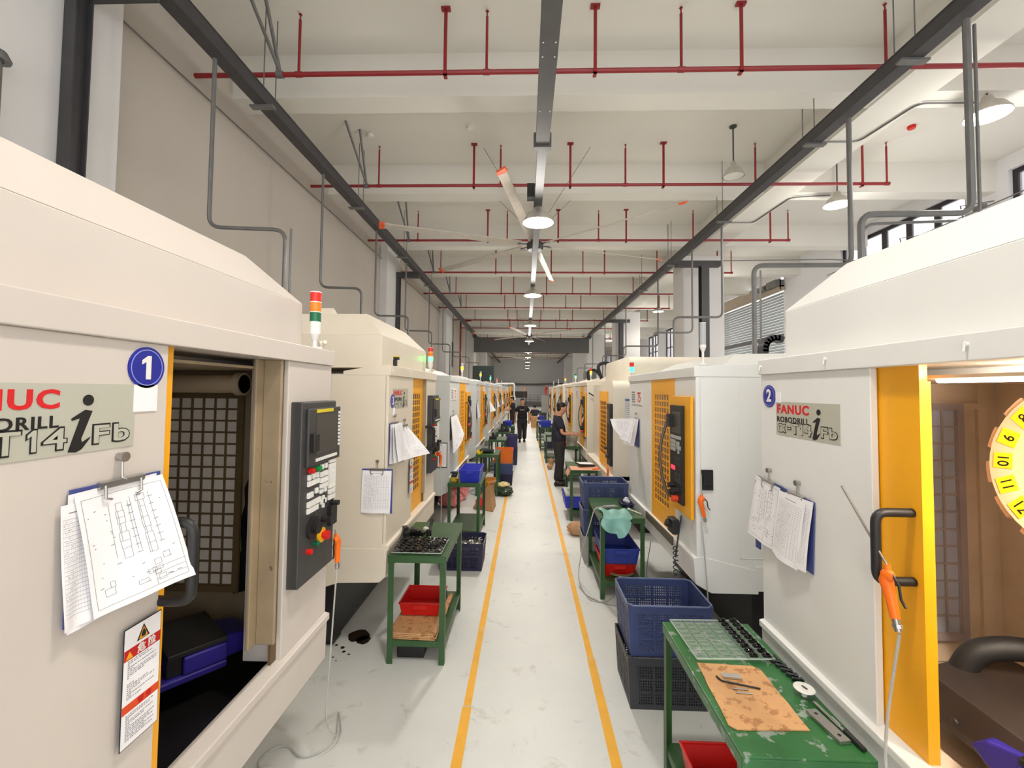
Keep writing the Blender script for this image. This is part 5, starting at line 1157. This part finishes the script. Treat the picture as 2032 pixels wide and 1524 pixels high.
o = sheet_bag('paper_bag', 'crumpled kraft pouch standing just behind the one at the worker feet', M_kraft, (.67, 11.25, 0), (.14, .14, .22), 10)
# turquoise bag draped over the second right cart
def drape(s, v):
    x = .735 + .27 * s; zt = Z0 + .012 + .006 * math.sin(s * 9 + v * 5)
    if v < .45: y = 4.42 - .27 * v / .45; z = zt + .01 * math.sin(s * 14 + v * 8) * (1 - v)
    else:
        q = (v - .45) / .55; y = 4.147 - .012 - .02 * math.sin(s * 10) * q - .02 * q; drop = .05 + .14 * max(0, math.sin(PI * (s * .95 + .05))) ** .6 * (1 if s > .5 else .75); z = zt - drop * q
    return (x + .02 * math.sin(v * 6), y, z)
o = MB().sheet(drape, 24, 18, .001).build('plastic_bag', mat('turquoise_film', (146, 206, 196), .3, var=.08, scale=18, alpha=.82), None, smooth=True); tag(o, 'turquoise thin plastic bag draped over the near edge of the second right cart', 'bag')
o = MB().hexa([(.88, 4.15, .655), (.96, 4.15, .63), (.965, 4.152, .70), (.87, 4.152, .72)], [(.88, 4.146, .655), (.96, 4.146, .63), (.965, 4.148, .70), (.87, 4.148, .72)]).build('paper_scrap', M_paper); o.location = (0, .02, 0); tag(o, 'white paper scrap peeking below the turquoise bag', 'paper')
o = MB().tube([(.92, 4.50, Z0 + .02), (.80, 4.47, Z0 + .02)], [.016, .014], 10).cyl((.80, 4.47, Z0 + .02), (.785, 4.465, Z0 + .02), .008).cyl((.92, 4.50, Z0 + .02), (.945, 4.505, Z0 + .02), .007).build('air_grinder', mat('grey_grip', (160, 160, 156), .5), smooth=True); tag(o, 'grey pencil air grinder lying on the second right cart', 'grinder')
o = MB().tube([(.79, 4.465, Z0 + .02), (.70, 4.40, Z0 + .03), (.64, 4.35, .62), (.58, 4.5, .30), (.56, 4.6, .02), (.57, 4.35, .006), (.62, 4.12, .006), (.75, 4.1, .006), (.86, 4.22, .02)], .0055, 8, bend=.15, seg=8).build('air_hose', M_clear, smooth=True); tag(o, 'pale air hose arching from the grinder down to the floor by the yellow line', 'hose')
o = MB().tube([(.55, 4.42, .006), (.60, 4.2, .006), (.8, 4.03, .006), (1.0, 4.06, .006), (1.2, 4.3, .006), (1.32, 4.8, .05), (1.4, 4.9, .3)], .004, 8, bend=.15, seg=8).build('air_hose', mat('grey_hose', (150, 148, 142), .4), smooth=True); tag(o, 'thin grey hose lying on the floor around the second right cart', 'hose')
pts = [(.95 + .15 * math.cos(a), 4.42 + .17 * math.sin(a), .172 + .002 * a) for a in [k * .3 for k in range(40)]]
o = MB().tube(pts, .005, 6).build('coiled_hose', mat('olive_hose', (120, 128, 96), .35), smooth=True); tag(o, 'coiled clear hose on the lower shelf of the second right cart', 'hose')
for i, (x, y, r) in enumerate(((1.05, 4.60, 0), (1.08, 4.68, .6), (1.07, 4.56, 1.0))):
    o = MB().blob((x, y, Z0 + .055), (.03, .02, .018), 10, 6, (0, .3, r), .1, i).build('plastic_pouch', mat('milky_film', (216, 216, 230), .3)); tag(o, ('crumpled clear pouch in the middle of the navy tray', 'crumpled clear pouch at the far end of the navy tray', 'crumpled clear pouch at the near end of the navy tray')[i], 'pouch')
o = MB().tube([(1.06, 4.42, Z0 + .008), (1.13, 4.28, Z0 + .008)], .006, 8).cyl((1.055, 4.43, Z0 + .008), (1.045, 4.455, Z0 + .008), .012).build('white_brush', M_whitep, smooth=True); tag(o, 'white handled brush at the right edge of the second right cart', 'brush')
o = MB().hexa([(.99, 4.3, Z0 + .001), (1.06, 4.28, Z0 + .001), (1.1, 4.5, Z0 + .001), (.96, 4.52, Z0 + .001)], [(.99, 4.3, Z0 + .004), (1.06, 4.28, Z0 + .004), (1.1, 4.5, Z0 + .004), (.96, 4.52, Z0 + .004)]).build('green_pad', mat('dark_green_pad', (44, 84, 36), .6)); tag(o, 'dark green scouring pad on the second right cart', 'pad')
# third right cart
o = MB().sheet(lambda s, v: (.64 + .5 * s, 6.59 + .35 * v, Z0 + .003 + (-.10 * (1 - s / .12) ** 1.5 if s < .12 else 0)), 24, 4, .002).build('brown_sheet', mat('pinkish_kraft', (216, 160, 130), .7)); tag(o, 'pinkish brown sheet drooping over the cart near the worker', 'sheet')
o = MB().obox((.95, 6.95, Z0 + .035), (.26, .20, .02), (0, .05, .2)).build('clipboard', M_black, bevel=.004); tag(o, 'black clipboard with papers lying on the cart near the worker', 'clipboard')
o2 = MB().obox((.96, 6.96, Z0 + .047), (.24, .18, .003), (0, .05, .25)).build('paper_sheet', M_paper, o)
for i in range(5):
    o = MB().cyl((1.02 + .02 * i, 6.66 + .012 * (i % 2), Z0 + .01), (1.10 + .008 * i, 6.68 + .02 * (i % 3), Z0 + .014), .006, n=8).build('orange_nozzle', M_orange, smooth=True); tag(o, 'small orange nozzle piece in the heap on the cart near the worker', 'nozzle', 'orange nozzle pieces')
o = MB().box(.62, .98, 6.64, 7.1, .33, .40).build('blister_stack', mat('cloudy_blister', (200, 206, 200), .3), bevel=.01); tag(o, 'stack of cloudy blister packs in the blue bin under the cart near the worker', 'tray')
t = thing('bucket', 'grey bucket on the cart next to the worker', 'bucket', (1.02, 9.55, Z0 + .002)); MB().lathe([(.0001, 0), (.10, 0), (.13, .2), (.125, .2), (.095, .01), (.0001, .01)], n=20).build('bucket_body', mat('grey_green_plastic', (176, 182, 172), .4), t, smooth=True)
MB().tube([(-.128, 0, .19), (-.09, -.02, .27), (0, -.03, .30), (.09, -.02, .27), (.128, 0, .19)], .004, 6).build('bail', M_galv, t)
o = MB().cyl((.86, 9.45, Z0 + .002), (.86, 9.45, Z0 + .15), .03, n=14).cyl((.86, 9.45, Z0 + .15), (.86, 9.45, Z0 + .19), .012, n=10).build('red_bottle', M_redp, smooth=True); tag(o, 'red bottle on the cart next to the worker, behind his hip', 'bottle')
# stuff on left far carts
o = MB().blob((-.72, 8.3, Z0 + .04), (.13, .12, .04), 16, 8, jit=.2, seed=3, flat=-.038).build('rag_heap', mat('dark_green_rag', (34, 42, 36), .8)); tag(o, 'dark rag heap on the third left cart', 'rag')
o = MB().cyl((-.60, 8.35, Z0 + .002), (-.60, 8.35, Z0 + .13), .025, n=14).cyl((-.60, 8.35, Z0 + .13), (-.60, 8.35, Z0 + .15), .012, n=10).build('white_bottle', M_whitep, smooth=True); tag(o, 'upright white bottle on the third left cart', 'bottle')
o = MB().box(-.95, -.885, 5.61, 5.72, .80, .86).box(-.97, -.88, 5.66, 5.74, .86, .88).build('dark_tool', M_black, bevel=.006); tag(o, 'dark tool resting on the small yellow bin of the second left cart', 'tool')
o = MB().box(-.875, -.855, 5.62, 5.70, .80, .83).build('white_box', M_whitep, bevel=.004); o.location = (-.005, 0, .0); tag(o, 'tiny white box squeezed beside the cobalt blue bin', 'box')
for i, (x, y) in enumerate(((-.78, 10.6), (-.68, 12.5), (-.55, 12.6), (-.72, 14.5))):
    o = MB().box(x - .09, x + .09, y - .08, y + .1, Z0 + .002, Z0 + .07).cyl((x, y, Z0 + .07), (x, y, Z0 + .16), .03).box(x - .03, x + .1, y - .03, y + .03, Z0 + .07, Z0 + .1).build('dark_tooling', M_void, bevel=.006)
    tag(o, ('dark tooling block on the fourth left cart', 'dark tooling block on the fifth left cart, left one', 'dark tooling block on the fifth left cart, right one', 'dark tooling block on the sixth left cart')[i], 'tooling')
o = MB().box(-.965, -.88, 9.9, 10.2, .0, .55).build('grey_cabinet', M_iron, bevel=.01); tag(o, 'dark brown box standing against the fourth left machine behind the rag cart', 'box')
# far end things
o = MB().box(.78, 1.15, 21.0, 21.4, .9, 1.72).box(.80, 1.13, 20.99, 21.0, .93, 1.70).build('grey_locker', mat('grey_locker_enamel', (168, 172, 170), .4), bevel=.01); 
MB().box(.80, .84, 21.02, 21.38, 0, .9).box(1.09, 1.13, 21.02, 21.38, 0, .9).build('locker_leg', M_iron, o); tag(o, 'grey upright locker far down the right side under the red sign', 'locker')
o = MB().box(.92, 1.02, 20.9, 20.94, 1.78, 2.12).box(.98, 1.06, 20.9, 20.94, 2.0, 2.12).cyl((.97, 20.95, 1.72), (.97, 20.95, 2.3), .01).build('red_flag_sign', M_redp); tag(o, 'small red sign standing above the grey locker', 'sign')
o = MB().box(-.95, -.85, 25.8, 25.9, .3, 2.2).build('yellow_column', M_yellow, bevel=.01); tag(o, 'yellow upright guard left of the walking man', 'guard')
o = MB().tube([(-1.6, 22.5, 2.3), (-.6, 22.6, 2.3), (-.6, 22.6, 1.5)], .045, 10, bend=.1).build('white_pipe', M_whitep, smooth=True); tag(o, 'white pipe bend above the far left machines', 'pipe')
t = thing('work_station', 'dark workstation with bright screen behind the walking man', 'workstation', (-.35, 27, 0)); MB().box(-.8, .5, 0, .5, .7, .78).box(-.75, -.7, .05, .45, 0, .7).box(.4, .45, .05, .45, 0, .7).box(-.6, .45, .2, .5, 1.5, 1.9).box(-.6, -.55, .3, .4, .78, 1.5).box(.35, .4, .3, .4, .78, 1.5).build('desk', M_void, t)
bx(-.55, -.3, .15, .2, 1.35, 1.6).build('screen', mat('screen_glow', (236, 240, 246), .4, emis=1.2, var=0), t)
o = MB().box(-.12, -.10 + .05, 26.6, 26.65, 1.9, 2.2).box(-.10, -.09, 26.62, 26.63, 0, 1.9).build('beacon_post', M_seg['orange']); tag(o, 'small orange beacon over the far workstation', 'beacon')
for i, (x, y, w, h, m) in enumerate(((.30, 23.0, .35, .55, M_card), (.75, 24.5, .3, .5, M_bluep), (1.0, 19.3, .35, .45, M_green), (.6, 19.8, .3, .35, M_char), (.2, 28, .4, .5, M_card), (.9, 28.5, .5, .6, M_char), (1.6, 29, .5, .7, M_whitep))):
    o = MB().box(x, x + w, y, y + .35, 0, h).box(x + .02, x + w - .02, y + .02, y + .33, h, h + .04).build('storage_box', m, bevel=.01)
    tag(o, ('cardboard box in front of the seated person', 'blue box right of the seated person', 'green box near the grey locker', 'charcoal box near the far right cart', 'distant cardboard box beyond the walking man', 'distant charcoal box at the far end', 'distant white box at the far end')[i], 'box')
o = MB().box(-1.75, -1.05, 14.2, 14.25, 2.25, 2.75).box(-1.45, -1.4, 14.25, 14.3, 0, 2.3).build('dark_screen', mat('dark_green_board', (16, 40, 26), .4)); tag(o, 'dark green board standing above the far left machines', 'board')
o = MB().box(1.62, 1.95, 12.0, 12.3, 2.3, 2.5).build('grey_box', M_duct, bevel=.01); tag(o, 'grey box on top of the ivory machine after the worker', 'box')
t = thing('monitor_arm', 'black jointed arm reaching from the ivory machine to its black panel', 'arm', (1.38, 8.44, 1.8)); MB().tube([(-.16, -.02, .12), (-.07, -.05, .06), (-.02, -.05, .0), (.08, -.03, -.02)], .012, 8).box(.07, .13, -.05, .055, -.07, .03).build('arm_link', M_black, t)
# ------------------------------------------------------------------ people
def skin(name, joints, edges, m, parent, root=0, sub=1):
    me = bpy.data.meshes.new(name); me.from_pydata([j[0] for j in joints], edges, []); o = bpy.data.objects.new(name, me); COL.objects.link(o)
    me.materials.append(m)
    md = o.modifiers.new('skin', 'SKIN'); md.use_smooth_shade = True
    if not me.skin_vertices: me.skin_vertices.new(name='skin') if hasattr(me.skin_vertices, 'new') else None
    sv = me.skin_vertices[0].data
    for i, j in enumerate(joints):
        r = j[1]; sv[i].radius = r if isinstance(r, tuple) else (r, r); sv[i].use_root = (i == root)
    s = o.modifiers.new('sub', 'SUBSURF'); s.levels = sub; s.render_levels = sub + 1
    # bake to a plain mesh so copies and checks see the real surface
    dg = bpy.context.evaluated_depsgraph_get(); dg.update(); me2 = bpy.data.meshes.new_from_object(o.evaluated_get(dg))
    o.modifiers.clear(); o.data = me2; me2.name = name
    if not me2.materials: me2.materials.append(m)
    me2.polygons.foreach_set('use_smooth', [True] * len(me2.polygons))
    o.parent = parent; return o
class Rig:
    def __init__(s): s.j = []; s.e = []
    def add(s, p, r, frm=None):
        s.j.append((tuple(p), r)); i = len(s.j) - 1
        if frm is not None: s.e.append((frm, i))
        return i
def hand(rig, wrist_i, wp, d, n, sc=1.0):
    """palm and five fingers; d = direction of the hand, n = side (thumb) direction"""
    wp = Vector(wp); d = Vector(d).normalized(); n = Vector(n).normalized(); up = d.cross(n)
    palm = rig.add(wp + d * .05 * sc, (.036 * sc, .020 * sc), wrist_i)
    for k, (o, L) in enumerate(((.028, .068), (.010, .078), (-.010, .072), (-.027, .056))):
        a = rig.add(wp + d * .085 * sc + n * o * sc, .0095 * sc, palm); b = rig.add(wp + d * (.085 + L * .55) * sc + n * o * sc + up * .006 * sc, .0085 * sc, a)
        rig.add(wp + d * (.085 + L * .85) * sc + n * o * sc + up * .022 * sc, .0075 * sc, b)
    a = rig.add(wp + d * .035 * sc + n * .035 * sc, .011 * sc, palm); rig.add(wp + d * .075 * sc + n * .058 * sc + up * .01, .009 * sc, a)
def person(label, loc, rotz, H=1.66, pose='stand', tee=M_tee, la=None, ra=None, head_tilt=0.2, feet=None, logo=False, mask=False):
    """local frame: person faces -y; x to their left ... la/ra: (elbow, wrist) points"""
    t = thing('person', label, 'person', loc, rotz); k = H / 1.70
    S = lambda *p: Vector(p) * k
    feet = feet or ((-.10, .02), (.10, -.02))
    hipz = .90; sz = 1.40
    la = la or ((.27, .03, 1.12), (.27, -.06, .87)); ra = ra or ((-.27, .03, 1.12), (-.27, -.06, .87))
    rg = Rig()
    pel = rg.add(S(0, 0, .93), (.15 * k, .11 * k)); wa = rg.add(S(0, .005, 1.08), (.14 * k, .095 * k), pel); ch = rg.add(S(0, .01, 1.28), (.16 * k, .11 * k), wa); nb = rg.add(S(0, .015, 1.42), (.075 * k, .06 * k), ch)
    hd = Vector((0, -.05 - .10 * head_tilt, 0)); nk = rg.add(S(0, -.01, 1.49), .066 * k, nb)
    h1 = rg.add(S(0, -.035 - .05 * head_tilt, 1.555), (.082 * k, .098 * k), nk); h2 = rg.add(S(0, -.03 - .07 * head_tilt, 1.62), (.095 * k, .115 * k), h1); rg.add(S(0, -.02 - .07 * head_tilt, 1.67), (.07 * k, .085 * k), h2)
    for sx, (el, wr) in ((1, la), (-1, ra)):
        sh = rg.add(S(sx * .175, .01, 1.385), .055 * k, ch); e = rg.add(S(*el), .040 * k, sh); w = rg.add(S(*wr), .027 * k, e)
        dd = (Vector(wr) - Vector(el)); hand(rg, w, S(*wr), dd, Vector((-sx, -.3, 0)) if abs(dd.z) > abs(dd.y) else Vector((0, 0, 1)), k)
    for sx, ft in ((-1, feet[0]), (1, feet[1])):
        hp = rg.add(S(sx * .095, 0, .86), .085 * k, pel)
        kn = rg.add(S((sx * .095 + ft[0]) / 2, ft[1] * .5 - .03, .49), .055 * k, hp); an = rg.add(S(ft[0], ft[1] + .02, .09), .036 * k, kn); rg.add(S(ft[0], ft[1] - .12, .04), (.034 * k, .025 * k), an)
    skin('body', rg.j, rg.e, M_skin, t)
    # shirt
    rg = Rig(); p0 = rg.add(S(0, 0, .80), (.24 * k, .18 * k)); a = rg.add(S(0, .0, 1.05), (.225 * k, .165 * k), p0); c = rg.add(S(0, .01, 1.28), (.235 * k, .165 * k), a); n_ = rg.add(S(0, .01, 1.415), (.12 * k, .09 * k), c)
    rg.add(S(0, .003, 1.452), .06 * k, n_)
    for sx, (el, wr) in ((1, la), (-1, ra)):
        sh = rg.add(S(sx * .17, .01, 1.37), .10 * k, c); m_ = Vector((sx * .17, .01, 1.37)).lerp(Vector(el), .75); rg.add(m_ * k, .10 * k, sh)
    skin('shirt', rg.j, rg.e, tee, t)
    # trousers
    rg = Rig(); pt = rg.add(S(0, 0, 1.02), (.19 * k, .14 * k)); p0 = rg.add(S(0, 0, .92), (.20 * k, .15 * k), pt)
    for sx, ft in ((-1, feet[0]), (1, feet[1])):
        hp = rg.add(S(sx * .10, .0, .80), .13 * k, p0); kn = rg.add(S((sx * .10 + ft[0]) / 2, ft[1] * .5 - .03, .49), .10 * k, hp); rg.add(S(ft[0], ft[1] + .02, .08), .088 * k, kn)
    skin('trousers', rg.j, rg.e, M_trs, t)
    for sx, ft in ((-1, feet[0]), (1, feet[1])):
        fx, fy = ft[0] * k, ft[1] * k
        MB().blob((fx, fy - .05 * k, .045), (.05 * k, .14 * k, .055), 14, 8, flat=-.035).box(fx - .045, fx + .045, fy - .17 * k, fy + .07 * k, 0, .018).build('shoe', M_shoe, t, smooth=True)
    # hair, ears, face
    hc = S(0, -.02 - .07 * head_tilt, 1.63)
    g = MB(); g.blob(hc + Vector((0, .016, .024)), (.086 * k, .100 * k, .088 * k), 18, 10, jit=.03, seed=2, rot=(.25, 0, 0), flat=-.02)
    g.blob(hc + Vector((0, .05, -.03)), (.078 * k, .06 * k, .075 * k), 14, 8, jit=.03, seed=3)
    g.build('hair', M_hair, t, smooth=True)
    for sx in (-1, 1): MB().blob(hc + Vector((sx * .079 * k, .0, -.025)), (.010, .018, .03), 8, 6).build('ear', M_skin, t, smooth=True)
    f = hc + Vector((0, -.088 * k, -.02))
    MB().blob(f + Vector((0, -.002, -.012)), (.013, .016, .022), 8, 6).build('nose', M_skin, t, smooth=True)
    for sx in (-1, 1):
        MB().blob(f + Vector((sx * .03, .006, .012)), (.012, .008, .006), 8, 6).build('eye', M_blk, t, smooth=True)
        MB().obox(f + Vector((sx * .03, .004, .03)), (.03, .008, .006), (0, sx * .1, 0)).build('eyebrow', M_hair, t)
    if not mask: MB().blob(f + Vector((0, .008, -.048)), (.022, .008, .006), 10, 6).build('mouth', mat('lips', (170, 100, 90), .5), t, smooth=True)
    else: MB().blob(f + Vector((0, .02, -.045)), (.058, .04, .04), 12, 8).build('face_mask', M_whitep, t, smooth=True)
    if logo:
        g = MB()
        for i in range(9): g.box(-.085 + i * .019, -.072 + i * .019, -.146 * k, -.13 * k, 1.262 * k, 1.285 * k)
        g.build('shirt_print', M_whitep, t)
    return t
# faces -y in local space: rotz maps
person('worker in dark tee reaching toward a machine control panel, standing on the right', (.70, 9.1, 0), PI / 2, 1.68, tee=M_teen, la=((.26, -.03, 1.12), (.2, -.28, 1.06)), ra=((-.24, -.05, 1.10), (-.20, -.32, 1.08)), head_tilt=.6)
person('man in black tee with white chest print walking toward the camera', (-.12, 16.6, 0), 0, 1.62, tee=M_tee, feet=((-.09, -.12), (.09, .14)), head_tilt=.5, logo=True)
person('masked worker in dark shirt behind the walking man, facing the left machines', (-.58, 20.0, 0), -PI / 2, 1.64, tee=M_teen, la=((.2, -.12, 1.12), (.12, -.36, 1.08)), ra=((-.2, -.12, 1.12), (-.12, -.36, 1.08)), mask=True)
# seated person far away
t = thing('person', 'person seated low at the far end, seen from behind in dark shirt', 'person', (.52, 24.0, 0), PI)
rg = Rig(); pel = rg.add((0, 0, .42), (.15, .12)); wa = rg.add((0, -.03, .56), (.13, .1), pel); ch = rg.add((0, -.06, .76), (.15, .11), wa); nk = rg.add((0, -.09, .94), .05, ch); h1 = rg.add((0, -.11, 1.01), (.07, .08), nk); rg.add((0, -.11, 1.08), (.07, .085), h1)
for sx in (-1, 1):
    sh = rg.add((sx * .17, -.06, .86), .055, ch); e = rg.add((sx * .24, -.16, .66), .04, sh); w = rg.add((sx * .16, -.36, .62), .027, e); hand(rg, w, (sx * .16, -.36, .62), (0, -1, 0), (-sx, 0, 0))
    hp = rg.add((sx * .1, -.06, .40), .085, pel); kn = rg.add((sx * .16, -.42, .44), .06, hp); an = rg.add((sx * .16, -.40, .09), .038, kn); rg.add((sx * .16, -.52, .05), .034, an)
skin('body', rg.j, rg.e, M_skin, t)
rg = Rig(); p0 = rg.add((0, 0, .40), (.17, .14)); wa = rg.add((0, -.03, .56), (.16, .12), p0); ch = rg.add((0, -.06, .76), (.18, .13), wa); rg.add((0, -.08, .9), .07, ch)
for sx in (-1, 1): sh = rg.add((sx * .17, -.06, .85), .075, ch); rg.add((sx * .22, -.14, .7), .07, sh)
skin('shirt', rg.j, rg.e, M_teen, t)
rg = Rig(); p0 = rg.add((0, 0, .42), (.155, .12))
for sx in (-1, 1): hp = rg.add((sx * .1, -.06, .40), .10, p0); kn = rg.add((sx * .16, -.42, .44), .08, hp); rg.add((sx * .16, -.40, .1), .06, kn)
skin('trousers', rg.j, rg.e, M_trs, t)
for sx in (-1, 1): MB().blob((sx * .16, -.47, .045), (.05, .14, .055), 12, 8, flat=-.04).build('shoe', M_shoe, t, smooth=True)
MB().blob((0, -.10, 1.09), (.09, .1, .09), 14, 8, jit=.03).build('hair', M_hair, t, smooth=True)
o = MB().box(-.16, .16, -.16, .16, .27, .3).box(-.15, -.11, -.15, -.11, 0, .27).box(.11, .15, -.15, -.11, 0, .27).box(-.15, -.11, .11, .15, 0, .27).box(.11, .15, .11, .15, 0, .27).build('stool', M_bluep, bevel=.004, loc=(.52, 24.0, 0)); tag(o, 'low blue stool under the seated person', 'stool')
